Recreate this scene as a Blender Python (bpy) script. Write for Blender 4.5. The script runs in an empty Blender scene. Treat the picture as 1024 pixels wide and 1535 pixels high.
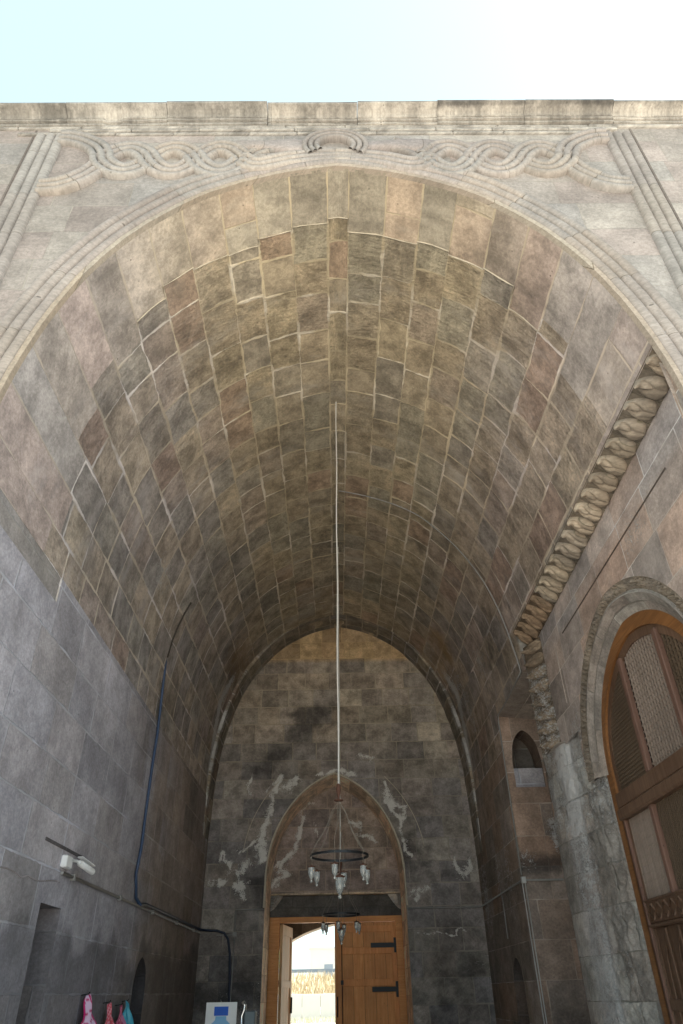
import bpy, math, random
import numpy as np
from mathutils import Matrix, Vector
random.seed(7); RS = np.random.RandomState(11)
sc = bpy.context.scene
# ------------------------------------------------------------------ camera
CAM = np.array([-.1017, 0, 1.6])
FR = np.array([[.9998664, -.00382328, -.0158924], [.01073638, -.5795137, .81489177], [.01232542, .81495353, .57939523]])
FPX = 1015.3
cam = bpy.data.cameras.new('camera'); co = bpy.data.objects.new('camera', cam); sc.collection.objects.link(co)
r_, u_, f_ = FR
co.matrix_world = Matrix(((r_[0], u_[0], -f_[0], CAM[0]), (r_[1], u_[1], -f_[1], CAM[1]), (r_[2], u_[2], -f_[2], CAM[2]), (0, 0, 0, 1)))
cam.sensor_fit = 'HORIZONTAL'; cam.sensor_width = 36; cam.lens = 36 * FPX / 1024; cam.clip_end = 2000; cam.clip_start = .05
sc.camera = co
# ------------------------------------------------------------------ world, sun
SUN_EL, SUN_AZ = math.radians(58), math.radians(80)      # sun stands behind the gateway (+Y), a little to the right
w = bpy.data.worlds.new("World"); sc.world = w; w.use_nodes = True
nt = w.node_tree; bg = nt.nodes['Background']
sky = nt.nodes.new('ShaderNodeTexSky'); sky.sky_type = 'NISHITA'; sky.sun_disc = False
sky.sun_elevation = SUN_EL; sky.sun_rotation = SUN_AZ; sky.altitude = 900; sky.dust_density = 1.5; sky.air_density = 1.0
hz = nt.nodes.new('ShaderNodeMix'); hz.data_type = 'RGBA'; hz.inputs[0].default_value = .62      # summer haze veiling the blue
hz.inputs[7].default_value = (3.0, 3.8, 3.6, 1); nt.links.new(sky.outputs[0], hz.inputs[6]); nt.links.new(hz.outputs[2], bg.inputs[0]); bg.inputs[1].default_value = .11
sl = bpy.data.lights.new('sun', 'SUN'); sl.energy = 5; sl.angle = math.radians(.5); sl.color = (1, .95, .87)
so = bpy.data.objects.new('sun', sl); sc.collection.objects.link(so)
sd = Vector((math.sin(SUN_AZ) * math.cos(SUN_EL), math.cos(SUN_AZ) * math.cos(SUN_EL), math.sin(SUN_EL)))
so.rotation_euler = sd.to_track_quat('Z', 'Y').to_euler()
sc.view_settings.view_transform = 'Standard'; sc.view_settings.look = 'None'; sc.view_settings.gamma = 1
sc.view_settings.exposure = 1.7
sc.cycles.max_bounces = 10; sc.cycles.diffuse_bounces = 7
try: sc.cycles.use_denoising = True
except Exception: pass

# ------------------------------------------------------------------ measuring helper: the point a picture position has on a plane of the building
def ray(u, v): return FR[0] * (u - 512) / FPX + FR[1] * (767 - v) / FPX + FR[2]
def onY(u, v, Y): r = ray(u, v); return CAM + r * (Y / r[1])
def onX(u, v, X): r = ray(u, v); return CAM + r * ((X - CAM[0]) / r[0])

# ------------------------------------------------------------------ noise
_g = RS.rand(64, 64)
def vnoise(x, y, s=0):
    x = np.asarray(x, float) + s * 13.7; y = np.asarray(y, float) + s * 7.3
    xi = np.floor(x).astype(int); yi = np.floor(y).astype(int); fx = x - xi; fy = y - yi
    fx = fx * fx * (3 - 2 * fx); fy = fy * fy * (3 - 2 * fy)
    g = lambda a, b: _g[a % 64, b % 64]
    return (g(xi, yi) * (1 - fx) + g(xi + 1, yi) * fx) * (1 - fy) + (g(xi, yi + 1) * (1 - fx) + g(xi + 1, yi + 1) * fx) * fy
def fbm(x, y, s=0, o=4):
    t = 0; a = .5; n = 0
    for i in range(o): t = t + a * vnoise(x * 2 ** i, y * 2 ** i, s + i); n += a; a *= .5
    return t / n
def sstep(a, b, x): t = np.clip((x - a) / (b - a), 0, 1); return t * t * (3 - 2 * t)
def seg_dist(x, y, pts):
    d = np.full(np.shape(x), 1e9)
    for (ax, ay), (bx, by) in zip(pts[:-1], pts[1:]):
        dx, dy = bx - ax, by - ay; L = dx * dx + dy * dy + 1e-9
        t = np.clip(((x - ax) * dx + (y - ay) * dy) / L, 0, 1)
        d = np.minimum(d, np.hypot(x - ax - t * dx, y - ay - t * dy))
    return d

# ------------------------------------------------------------------ mesh builder
class MB:
    def __init__(s): s.v = []; s.f = []; s.uv = []; s.ti = []; s.st = []; s.sm = []; s.n = 0
    def add(s, V, F, UV=None, tint=None, stain=None, smooth=False):
        V = np.asarray(V, float).reshape(-1, 3); k = len(V)
        if UV is None: UV = np.stack([V[:, 0] + V[:, 1], V[:, 2]], 1)
        def full(a, d):
            if a is None: return np.tile(d, (k, 1))
            a = np.asarray(a, float)
            return np.tile(a, (k, 1)) if a.ndim == 1 else a.reshape(k, 3)
        s.v.append(V); s.uv.append(np.asarray(UV, float).reshape(k, 2))
        s.ti.append(full(tint, (1, 1, 1))); s.st.append(full(stain, (0, 0, 0)))
        s.f += [tuple(i + s.n for i in q) for q in F]; s.sm += [smooth] * len(F); s.n += k
        return s
    def grid(s, P, UV=None, tint=None, stain=None, smooth=False, flip=False, closeu=False, closev=False):
        n, m = P.shape[:2]; F = []
        for i in range(n if closeu else n - 1):
            for j in range(m if closev else m - 1):
                a, b, c, d = i * m + j, ((i + 1) % n) * m + j, ((i + 1) % n) * m + (j + 1) % m, i * m + (j + 1) % m
                F.append((a, d, c, b) if flip else (a, b, c, d))
        return s.add(P, F, UV, tint, stain, smooth)
    def box(s, a, b, tint=None, bev=0, rot=None, stain=None):
        a = np.minimum(a, b).astype(float) if bev is None else np.array([min(p, q) for p, q in zip(a, b)], float); b2 = np.array([max(p, q) for p, q in zip(a, b)], float)
        c = (a + b2) / 2; h = (b2 - a) / 2; e = min(bev, min(h) * .6)
        V = []; F = []
        idx = {}
        for sx in (-1, 1):
            for sy in (-1, 1):
                for sz in (-1, 1):
                    if e > 0:
                        for ax in range(3):
                            p = np.array([sx, sy, sz]) * (h - e); p[ax] = [sx, sy, sz][ax] * h[ax]; idx[(sx, sy, sz, ax)] = len(V); V.append(p)
                    else:
                        for ax in range(3): idx[(sx, sy, sz, ax)] = len(V)
                        V.append(np.array([sx, sy, sz]) * h)
        for ax in range(3):
            o = [i for i in range(3) if i != ax]
            for sg in (-1, 1):
                q = []
                for (p1, p2) in ((-1, -1), (1, -1), (1, 1), (-1, 1)):
                    k = [0, 0, 0]; k[ax] = sg; k[o[0]] = p1; k[o[1]] = p2; q.append(idx[(*k, ax)])
                F.append(tuple(q) if (sg > 0) != (ax == 1) else tuple(q[::-1]))
        if e > 0:
            for ax in range(3):
                o = [i for i in range(3) if i != ax]
                for p1 in (-1, 1):
                    for p2 in (-1, 1):
                        k0 = [0, 0, 0]; k0[ax] = -1; k0[o[0]] = p1; k0[o[1]] = p2; k1 = list(k0); k1[ax] = 1
                        F.append((idx[(*k0, o[0])], idx[(*k1, o[0])], idx[(*k1, o[1])], idx[(*k0, o[1])]))
            for sx in (-1, 1):
                for sy in (-1, 1):
                    for sz in (-1, 1): F.append(tuple(idx[(sx, sy, sz, ax)] for ax in range(3)))
        V = np.array(V)
        if rot is not None: V = V @ np.array(rot.to_matrix()).T
        V = V + c
        return s.add(V, F, None, tint, stain)
    def tube(s, pts, r, n=8, tint=None, cap=True, stain=None):
        pts = [Vector(p) for p in pts]; rs = r if hasattr(r, '__len__') else [r] * len(pts)
        P = np.zeros((len(pts), n, 3)); up = None; L = 0; UV = np.zeros((len(pts), n, 2))
        for i, p in enumerate(pts):
            t = (pts[min(i + 1, len(pts) - 1)] - pts[max(i - 1, 0)]).normalized()
            if up is None: up = t.orthogonal().normalized()
            up = (up - t * up.dot(t)).normalized(); bi = t.cross(up)
            if i: L += (p - pts[i - 1]).length
            for j in range(n):
                a = 2 * math.pi * j / n; P[i, j] = p + (up * math.cos(a) + bi * math.sin(a)) * rs[i]; UV[i, j] = (L, j / n * .2)
        b = s.n; s.grid(P, UV, tint, stain, smooth=True, closev=True)
        if cap:
            s.f.append(tuple(b + j for j in range(n))[::-1]); s.f.append(tuple(b + (len(pts) - 1) * n + j for j in range(n))); s.sm += [False, False]
        return s
    def lathe(s, prof, c=(0, 0, 0), n=16, tint=None):
        P = np.array([[(c[0] + r * math.cos(2 * math.pi * j / n), c[1] + r * math.sin(2 * math.pi * j / n), c[2] + z) for j in range(n)] for r, z in prof])
        return s.grid(P, None, tint, smooth=True, closev=True)
    def build(s, name, mat, parent=None, fix=False):
        V = np.concatenate(s.v); me = bpy.data.meshes.new(name)
        me.from_pydata(V.tolist(), [], s.f); me.update()
        li = np.zeros(len(me.loops), int); me.loops.foreach_get('vertex_index', li)
        uvl = me.uv_layers.new(name='UVMap'); uvl.data.foreach_set('uv', np.concatenate(s.uv)[li].ravel())
        for nm, arr in (('tint', s.ti), ('stain', s.st)):
            a = np.concatenate(arr); A = me.color_attributes.new(nm, 'FLOAT_COLOR', 'POINT')
            A.data.foreach_set('color', np.concatenate([a, np.ones((len(a), 1))], 1).ravel())
        me.polygons.foreach_set('use_smooth', s.sm)
        if fix:
            import bmesh
            bm = bmesh.new(); bm.from_mesh(me); bmesh.ops.recalc_face_normals(bm, faces=bm.faces); bm.to_mesh(me); bm.free()
        me.materials.append(mat)
        o = bpy.data.objects.new(name, me); sc.collection.objects.link(o)
        if parent: o.parent = parent
        return o
def tag(o, label=None, cat=None, group=None, kind=None):
    for k, v in (('label', label), ('category', cat), ('group', group), ('kind', kind)):
        if v: o[k] = v
    return o
def empty(name, loc, label, cat, group=None):
    o = bpy.data.objects.new(name, None); sc.collection.objects.link(o); o.location = loc; return tag(o, label, cat, group)
def copy_tree(o, parent=None):
    c = o.copy(); sc.collection.objects.link(c); c.parent = parent
    for ch in [k for k in list(sc.objects) if k.parent == o]: copy_tree(ch, c)
    return c

# ------------------------------------------------------------------ materials
class N:
    def __init__(s, name, rough=.9, spec=.3):
        s.m = bpy.data.materials.new(name); s.m.use_nodes = True; s.t = s.m.node_tree; s.b = s.t.nodes['Principled BSDF']
        s.b.inputs['Roughness'].default_value = rough; s.b.inputs['Specular IOR Level'].default_value = spec
    def n(s, typ, **k):
        x = s.t.nodes.new('ShaderNode' + typ)
        for a, v in k.items(): setattr(x, a, v)
        return x
    def l(s, a, b): s.t.links.new(a, b)
    def val(s, x, inp):
        if isinstance(x, (int, float)): inp.default_value = x
        elif isinstance(x, tuple): inp.default_value = x if len(x) == 4 or inp.type == 'VECTOR' else (*x, 1)
        else: s.l(x, inp)
    def math(s, op, a, b=0, c=None, clamp=False):
        x = s.n('Math', operation=op, use_clamp=clamp); s.val(a, x.inputs[0]); s.val(b, x.inputs[1])
        if c is not None: s.val(c, x.inputs[2])
        return x.outputs[0]
    def mix(s, f, a, b, mode='MIX'):
        x = s.n('Mix', data_type='RGBA', blend_type=mode); s.val(f, x.inputs[0]); s.val(a, x.inputs[6]); s.val(b, x.inputs[7]); return x.outputs[2]
    def noise(s, vec, scale, detail=4, rough=.6, dist=0):
        x = s.n('TexNoise'); s.l(vec, x.inputs['Vector']); x.inputs['Scale'].default_value = scale; x.inputs['Detail'].default_value = detail
        x.inputs['Roughness'].default_value = rough; x.inputs['Distortion'].default_value = dist; return x
    def step(s, x, a, b, lo=0, hi=1):
        r = s.n('MapRange', interpolation_type='SMOOTHSTEP'); s.val(x, r.inputs[0])
        for i, v in zip((1, 2, 3, 4), (a, b, lo, hi)): s.val(v, r.inputs[i])
        return r.outputs[0]
    def ramp(s, x, cols, interp='CONSTANT'):
        r = s.n('ValToRGB'); r.color_ramp.interpolation = interp; e = r.color_ramp.elements
        for i, c in enumerate(cols):
            p = i / (len(cols) if interp == 'CONSTANT' else len(cols) - 1)
            if i < 2: q = e[i]; q.position = p
            else: q = e.new(p)
            q.color = (*c, 1)
        s.l(x, r.inputs[0]); return r.outputs[0]
    def attr(s, nm): return s.n('Attribute', attribute_name=nm).outputs['Color']
    def bump(s, h, strength=.6, dist=.02):
        b = s.n('Bump'); b.inputs['Strength'].default_value = strength; b.inputs['Distance'].default_value = dist; s.l(h, b.inputs['Height']); s.l(b.outputs[0], s.b.inputs['Normal'])

def stone(name, palette, mortar, rowH=.42, blockL=.6, mw=.008, rowR=.3, blkR=.5, mottle=.35, tool=0., rough_bump=.5, joint_fade=.0, recess=.01, jitter=.25, white=(.62, .62, .63), seed=0., joints=True, warp=.02, streak=0., wash=0., toolv=0., bright=None, soot=.75):
    k = N(name); uv = k.n('UVMap', uv_map='UVMap').outputs[0]; pos = k.n('NewGeometry').outputs['Position']
    wn = k.noise(uv, 2.3, 2); sepw = k.n('SeparateColor'); k.l(wn.outputs['Color'], sepw.inputs[0])
    sp = k.n('SeparateXYZ'); k.l(uv, sp.inputs[0])
    u = k.math('ADD', sp.outputs[0], k.math('MULTIPLY', k.math('SUBTRACT', sepw.outputs[0], .5), warp))
    v = k.math('ADD', sp.outputs[1], k.math('MULTIPLY', k.math('SUBTRACT', sepw.outputs[1], .5), warp))
    w2_ = k.noise(uv, 8., 3, .6); sw2 = k.n('SeparateColor'); k.l(w2_.outputs['Color'], sw2.inputs[0])
    u = k.math('ADD', u, k.math('MULTIPLY', k.math('SUBTRACT', sw2.outputs[0], .5), warp * .9)); v = k.math('ADD', v, k.math('MULTIPLY', k.math('SUBTRACT', sw2.outputs[1], .5), warp * .9))
    def vor(W, rnd):
        a = k.n('TexVoronoi', voronoi_dimensions='1D', feature='F1'); b = k.n('TexVoronoi', voronoi_dimensions='1D', feature='DISTANCE_TO_EDGE')
        for x in (a, b): k.l(W, x.inputs['W']); x.inputs['Scale'].default_value = 1; x.inputs['Randomness'].default_value = rnd
        c = k.n('SeparateColor'); k.l(a.outputs['Color'], c.inputs[0]); return c, b.outputs['Distance']
    rc, rd = vor(k.math('ADD', k.math('DIVIDE', v, rowH), 31.37 + seed), rowR)
    W = k.math('ADD', k.math('DIVIDE', u, blockL), k.math('MULTIPLY', rc.outputs[0], 71.3))
    bc, bd = vor(k.math('ADD', W, 200.), blkR)
    fine = k.noise(uv, 26, 6, .65); big = k.noise(uv, .55, 4, .6); mid = k.noise(uv, 3.2, 7, .72, .05)
    f1 = fine.outputs['Fac']; b1 = big.outputs['Fac']; m1 = mid.outputs['Fac']
    cn = lambda x, a=.33, b=.67: k.step(x, a, b)
    f2, b2, m2 = cn(f1, .36, .64), cn(b1), cn(m1)
    d = k.math('MINIMUM', k.math('MULTIPLY', rd, rowH), k.math('MULTIPLY', bd, blockL))
    d = k.math('ADD', d, k.math('MULTIPLY', k.math('SUBTRACT', f1, .5), mw * 1.6))
    mwv = k.math('MULTIPLY', k.math('ADD', .35, k.math('MULTIPLY', cn(sepw.outputs[2]), 1.5)), mw)
    mm = k.step(d, k.math('MULTIPLY', mwv, .5), k.math('MULTIPLY', mwv, 1.2), 1, 0)                     # 1 in the joint
    # joints fade where they are tight or painted over
    vis = k.step(k.math('ADD', m1, k.math('MULTIPLY', bc.outputs[2], .35)), joint_fade, joint_fade + .25) if joint_fade > 0 else 1.
    mv = k.math('MULTIPLY', mm, vis)
    col = k.ramp(bc.outputs[0], palette) if joints else k.ramp(k.math('ADD', k.math('MULTIPLY', b1, .5), k.math('MULTIPLY', m1, .5)), palette, 'LINEAR')
    val = k.math('ADD', 1 - jitter, k.math('MULTIPLY', bc.outputs[1], 2 * jitter))
    val = k.math('MULTIPLY', val, k.math('ADD', 1 - mottle * .75, k.math('MULTIPLY', m2, 1.5 * mottle)))
    val = k.math('MULTIPLY', val, k.math('ADD', .88, k.math('MULTIPLY', f2, .24)))
    g2 = k.noise(uv, 60, 3, .7).outputs['Fac']; val = k.math('MULTIPLY', val, k.math('ADD', .93, k.math('MULTIPLY', cn(g2), .14)))
    val = k.math('MULTIPLY', val, k.math('ADD', .84, k.math('MULTIPLY', b2, .32)))
    if streak:
        mp = k.n('Mapping'); k.l(uv, mp.inputs[0]); mp.inputs['Scale'].default_value = (1.7, .3, 1)
        s1 = k.noise(mp.outputs[0], 1.2, 5, .6).outputs['Fac']; val = k.math('MULTIPLY', val, k.step(s1, .3, .7, 1 - streak, 1 + streak * .7))
    vv = k.n('CombineColor'); [k.l(val, vv.inputs[i]) for i in range(3)]
    col = k.mix(1., col, vv.outputs[0], 'MULTIPLY')
    if wash:
        mp = k.n('Mapping'); k.l(uv, mp.inputs[0]); mp.inputs['Scale'].default_value = (1.3, .55, 1)
        w1 = k.noise(mp.outputs[0], 1.1, 9, .72, .05).outputs['Fac']; w2 = k.noise(uv, 1.7, 7, .7).outputs['Fac']
        col = k.mix(k.math('MULTIPLY', k.step(w1, .50, .72), wash), col, (.44, .415, .385))
        col = k.mix(k.math('MULTIPLY', k.step(w2, .52, .72), wash * .9), col, (.15, .135, .115))
    # small pits and dark lichen specks
    pit = k.n('TexVoronoi', feature='F1'); k.l(uv, pit.inputs['Vector']); pit.inputs['Scale'].default_value = 9
    pm = k.math('MULTIPLY', k.step(pit.outputs['Distance'], .06, .11, 1, 0), k.step(m1, .52, .6))
    col = k.mix(k.math('MULTIPLY', pm, .6), col, (.05, .045, .04))
    mcol = k.mix(f1, tuple(c * .75 for c in mortar), mortar)
    if bright: mcol = k.mix(k.step(k.noise(uv, .9, 3).outputs['Fac'], .5, .58), mcol, bright)
    col = k.mix(mv, col, mcol)
    col = k.mix(1., col, k.attr('tint'), 'MULTIPLY')
    st = k.n('SeparateColor'); k.l(k.attr('stain'), st.inputs[0])
    crust = k.noise(uv, 9, 10, .78).outputs['Fac']
    c35 = k.noise(uv, 42, 4, .7).outputs['Fac']; cr2 = k.math('ADD', k.math('MULTIPLY', cn(crust, .3, .7), .62), k.math('MULTIPLY', cn(c35, .35, .65), .38))
    wm = k.step(k.math('ADD', st.outputs[0], cr2), .84, 1.18)
    wm = k.math('MULTIPLY', wm, k.step(st.outputs[0], .02, .2))
    dm = k.math('MULTIPLY', k.step(k.math('ADD', st.outputs[1], k.math('MULTIPLY', crust, .8)), .6, 1.15), k.step(st.outputs[1], .02, .2))
    om = k.math('MULTIPLY', k.step(k.math('ADD', st.outputs[2], k.math('MULTIPLY', crust, .8)), .6, 1.2), k.step(st.outputs[2], .02, .2))
    col = k.mix(k.math('MULTIPLY', dm, soot), col, (.035, .033, .034))
    col = k.mix(k.math('MULTIPLY', om, .7), col, (.30, .185, .075))
    col = k.mix(k.math('MULTIPLY', wm, .8), col, k.mix(f1, tuple(c * .7 for c in white), white))
    k.l(col, k.b.inputs['Base Color'])
    h = k.math('MULTIPLY', mm, -recess)
    h = k.math('ADD', h, k.math('MULTIPLY', f1, .006 * rough_bump)); h = k.math('ADD', h, k.math('MULTIPLY', m1, .03 * rough_bump))
    h = k.math('ADD', h, k.math('MULTIPLY', bc.outputs[2], .006))
    h = k.math('ADD', h, k.math('MULTIPLY', wm, .006)); h = k.math('SUBTRACT', h, k.math('MULTIPLY', pm, .006))
    if tool:
        mp = k.n('Mapping'); k.l(uv, mp.inputs[0]); mp.inputs['Scale'].default_value = (1, .22, 1); mp.inputs['Rotation'].default_value = (0, 0, .12)
        t1 = k.noise(mp.outputs[0], 24, 7, .72, .0).outputs['Fac']; t2 = k.noise(uv, 6.5, 7, .7).outputs['Fac']; t1 = k.math('ADD', k.math('MULTIPLY', cn(t1), .30), k.math('MULTIPLY', cn(t2), .42))
        amt = k.math('MULTIPLY', k.step(k.math('ADD', bc.outputs[1], k.math('MULTIPLY', b1, .6)), .45, .95), tool)
        if toolv: amt = k.math('MULTIPLY', amt, k.step(k.math('ABSOLUTE', sp.outputs[1]), toolv, toolv - 1.6))
        h = k.math('ADD', h, k.math('MULTIPLY', k.math('MULTIPLY', t1, amt), .06))
    k.bump(h, 1., 1.)
    return k.m

def plain(name, c, rough=.6, metal=0, spec=.4, var=.12, nscale=12, bump=.002, emit=None, tint=False):
    k = N(name, rough, spec); g = k.n('TexCoord').outputs['Object']; n = k.noise(g, nscale, 5, .6)
    col = k.mix(n.outputs['Fac'], tuple(x * (1 - var) for x in c), tuple(min(1, x * (1 + var)) for x in c))
    if tint: col = k.mix(1., col, k.attr('tint'), 'MULTIPLY')
    k.l(col, k.b.inputs['Base Color']); k.b.inputs['Metallic'].default_value = metal
    if bump: k.bump(k.math('MULTIPLY', n.outputs['Fac'], bump), 1, 1)
    return k.m
def wood(name, a, b, axis=2, plank=0., rough=.55, sc_=1.):
    k = N(name, rough, .35); g = k.n('NewGeometry').outputs['Position']; mp = k.n('Mapping'); k.l(g, mp.inputs[0])
    s = [14 * sc_] * 3; s[axis] = 1.0 * sc_; mp.inputs['Scale'].default_value = s
    n = k.noise(mp.outputs[0], 1.6, 7, .65, 1.2).outputs['Fac']; n2 = k.noise(g, 1.4, 4).outputs['Fac']
    col = k.mix(k.step(n, .3, .72), a, b)
    kn = k.n('TexVoronoi', feature='F1'); mp2 = k.n('Mapping'); k.l(g, mp2.inputs[0]); s2 = [3.3] * 3; s2[axis] = 1.6; mp2.inputs['Scale'].default_value = s2
    k.l(mp2.outputs[0], kn.inputs['Vector']); kk = k.step(kn.outputs['Distance'], .05, .12, 1, 0)
    col = k.mix(k.math('MULTIPLY', kk, .75), col, tuple(x * .3 for x in a))
    col = k.mix(k.step(n2, .35, .75, 0, .45), col, tuple(x * .55 for x in a))
    col = k.mix(1., col, k.attr('tint'), 'MULTIPLY')
    k.l(col, k.b.inputs['Base Color']); k.bump(k.math('MULTIPLY', n, .004), 1, 1); return k.m

M = {}
M['vault'] = stone('vault_stone', [(.345, .30, .24), (.32, .285, .235), (.335, .285, .24), (.37, .32, .245), (.275, .255, .225), (.345, .295, .23), (.345, .27, .215), (.325, .30, .25), (.30, .272, .235)], (.60, .53, .41), rowH=.43, blockL=.64, mw=.0145, rowR=0., seed=.63, blkR=.7, mottle=.5, wash=.7, toolv=6., bright=(.66, .62, .57), tool=1., rough_bump=.9, joint_fade=.05, recess=-.006, jitter=.22, warp=.035)
M['ring'] = stone('voussoir_stone', [(.33, .295, .25), (.295, .275, .245), (.335, .28, .24), (.305, .285, .255), (.325, .285, .25)], (.50, .44, .35), rowH=.43, blockL=3., mw=.009, rowR=0., seed=.63, blkR=.2, mottle=.4, wash=.5, rough_bump=.35, joint_fade=.3, recess=.004, jitter=.16, warp=.02)
M['side'] = stone('side_wall_stone', [(.42, .39, .385), (.38, .355, .355), (.44, .40, .385), (.40, .375, .375), (.385, .35, .33)], (.56, .54, .53), rowH=.5, blockL=.95, mw=.009, rowR=.3, mottle=.26, rough_bump=.5, joint_fade=.10, recess=.006, jitter=.15, streak=.07, wash=.35, bright=(.62, .60, .61), soot=.5)
M['right'] = stone('portal_wall_stone', [(.36, .325, .30), (.37, .285, .235), (.33, .295, .275), (.385, .305, .255), (.31, .275, .25), (.39, .33, .29)], (.55, .50, .45), rowH=.52, blockL=.85, mw=.006, rowR=.35, mottle=.32, rough_bump=.5, joint_fade=.28, recess=-.003, jitter=.18, wash=.3, bright=(.66, .63, .60))
M['back'] = stone('back_wall_stone', [(.315, .27, .24), (.28, .245, .228), (.33, .28, .24), (.25, .225, .215), (.295, .26, .235), (.34, .30, .26)], (.42, .37, .31), rowH=.43, blockL=.62, mw=.010, rowR=.22, mottle=.5, rough_bump=.6, joint_fade=.08, recess=.005, jitter=.24, white=(.92, .90, .88), wash=.32)
M['facade'] = stone('facade_stone', [(.295, .268, .25), (.272, .257, .248), (.31, .285, .263), (.29, .254, .238), (.28, .263, .25)], (.40, .37, .33), rowH=.48, blockL=.95, mw=.004, rowR=.3, mottle=.22, rough_bump=.5, joint_fade=.4, recess=.004, jitter=.07, wash=.12)
M['moulding'] = stone('moulding_stone', [(.305, .275, .255), (.28, .26, .245), (.315, .28, .252), (.29, .26, .243)], (.21, .185, .155), rowH=20., blockL=.85, mw=.003, rowR=0., mottle=.14, rough_bump=.3, joint_fade=.42, recess=.004, jitter=.05, warp=.01)
M['cornice'] = stone('cornice_stone', [(.29, .272, .252), (.27, .256, .24), (.31, .288, .265)], (.3, .27, .23), rowH=20., blockL=9, mw=.002, rowR=0., mottle=.55, rough_bump=1.2, jitter=.06, wash=.5)
M['carved'] = stone('carved_stone', [(.34, .285, .225), (.30, .26, .215), (.37, .315, .25)], (.3, .27, .2), rowH=9., blockL=.3, mw=.003, rowR=0., mottle=.4, rough_bump=.9, jitter=.12)
M['tuff'] = stone('weathered_tuff', [(.33, .305, .285), (.38, .36, .335), (.29, .265, .245), (.35, .31, .28)], (.3, .28, .25), rowH=.45, blockL=.9, mw=.006, mottle=.45, rough_bump=1.1, joint_fade=.3, jitter=.2)
M['dark_stone'] = stone('lintel_stone', [(.085, .08, .078), (.10, .092, .086)], (.13, .12, .11), rowH=.6, blockL=1.6, mottle=.4, rough_bump=.7)
M['sunlit'] = stone('passage_stone', [(.34, .27, .21), (.30, .25, .2), (.36, .30, .24)], (.4, .36, .3), rowH=.4, blockL=.6, mottle=.25)
M['paving'] = stone('paving_stone', [(.64, .60, .54), (.60, .565, .51), (.68, .635, .57)], (.35, .31, .26), rowH=.6, blockL=.9, mw=.008, mottle=.2)
M['pointing'] = plain('mortar_pointing', (.52, .46, .37), .95, var=.3, nscale=25, bump=.004)
M['ground'] = plain('dry_ground', (.52, .47, .38), .95, var=.2, nscale=.8, bump=.02)
M['black_iron'] = plain('black_iron', (.02, .022, .026), .45, .6, var=.3)
M['rust_iron'] = plain('rusty_iron', (.10, .045, .03), .8, .2, var=.4, nscale=40)
M['rope'] = plain('pale_rope', (.52, .50, .47), .8, var=.25, nscale=30)
M['chain'] = plain('aged_chain', (.22, .19, .16), .6, .4, var=.3, nscale=60)
M['pvc_white'] = plain('white_plastic', (.75, .76, .78), .4)
M['conduit'] = plain('aged_conduit', (.27, .265, .26), .6, var=.25)
M['pale_conduit'] = plain('pale_conduit', (.46, .46, .46), .5, var=.2)
M['blue_pipe'] = plain('blue_plastic_pipe', (.035, .062, .125), .45, var=.2, nscale=3)
M['navy_cable'] = plain('navy_cable', (.02, .028, .055), .5)
M['dark_cable'] = plain('dark_cable', (.05, .042, .036), .7)
M['steel'] = plain('stainless_steel', (.62, .63, .65), .22, 1., var=.05)
M['grey_box'] = plain('grey_metal', (.13, .16, .18), .5, .3)
M['door_wood'] = wood('varnished_pine', (.66, .27, .085), (.82, .40, .155), 2)
M['door_rail'] = wood('varnished_pine_rail', (.64, .26, .08), (.78, .37, .14), 0)
M['leaf_pale'] = wood('pale_pine', (.56, .35, .17), (.68, .45, .24), 2)
M['arch_wood'] = wood('amber_varnished_wood', (.20, .085, .03), (.31, .14, .05), 1, rough=.5)
M['old_wood'] = wood('aged_walnut', (.11, .060, .038), (.19, .115, .075), 2)
M['red_wood'] = wood('reddish_mullion_wood', (.14, .075, .055), (.22, .125, .095), 2)
M['lath'] = wood('pale_lath', (.26, .20, .165), (.35, .28, .235), 2, sc_=2)
M['dark_lath'] = wood('dark_lath', (.10, .068, .045), (.155, .11, .075), 2, sc_=2)
M['dark_room'] = plain('dark_room', (.03, .028, .027), .9)  # near-black: the unlit room's darkness put into its colour
M['concrete'] = plain('concrete', (.64, .635, .62), .9, var=.06, nscale=2)
M['render_wall'] = plain('rendered_wall', (.70, .69, .67), .9, var=.05, nscale=1)
M['blue_band'] = plain('grey_blue_paint', (.28, .33, .40), .7)
k = N('glass', .12, .5); k.b.inputs['Base Color'].default_value = (.62, .64, .63, 1); k.b.inputs['Transmission Weight'].default_value = .75; M['glass'] = k.m

# ------------------------------------------------------------------ vault profile
PT = [(0, 9.575), (.13, 9.552), (.32, 9.51), (.62, 9.425), (.95, 9.29), (1.28, 9.115), (1.6, 8.89), (2.02, 8.45), (2.32, 8.02), (2.58, 7.48), (2.77, 6.88), (2.89, 6.30), (2.95, 5.8), (2.97, 5.2)]
def catmull(P, n=10):
    P = np.array(P, float); Q = np.vstack([2 * P[0] - P[1], P, 2 * P[-1] - P[-2]]); out = []
    for i in range(len(P) - 1):
        a, b, c, d = Q[i:i + 4]
        for t in np.arange(n) / n: out.append(.5 * (2 * b + (c - a) * t + (2 * a - 5 * b + 4 * c - d) * t * t + (3 * b - 3 * c + d - a) * t ** 3))
    out.append(P[-1]); return np.array(out)
PR = catmull(PT, 8); PS = np.r_[0, np.cumsum(np.hypot(*np.diff(PR, axis=0).T))]
def prof_s(s): return np.interp(s, PS, PR[:, 0]), np.interp(s, PS, PR[:, 1])
def s_at_z(z): return np.interp(-z, -PR[:, 1], PS)
def x_at_z(z): return float(np.interp(-z, -PR[:, 1], PR[:, 0]))
YF, YB = 4.18, 16.5; SP = 5.2; SMAX = PS[-1]

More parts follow.
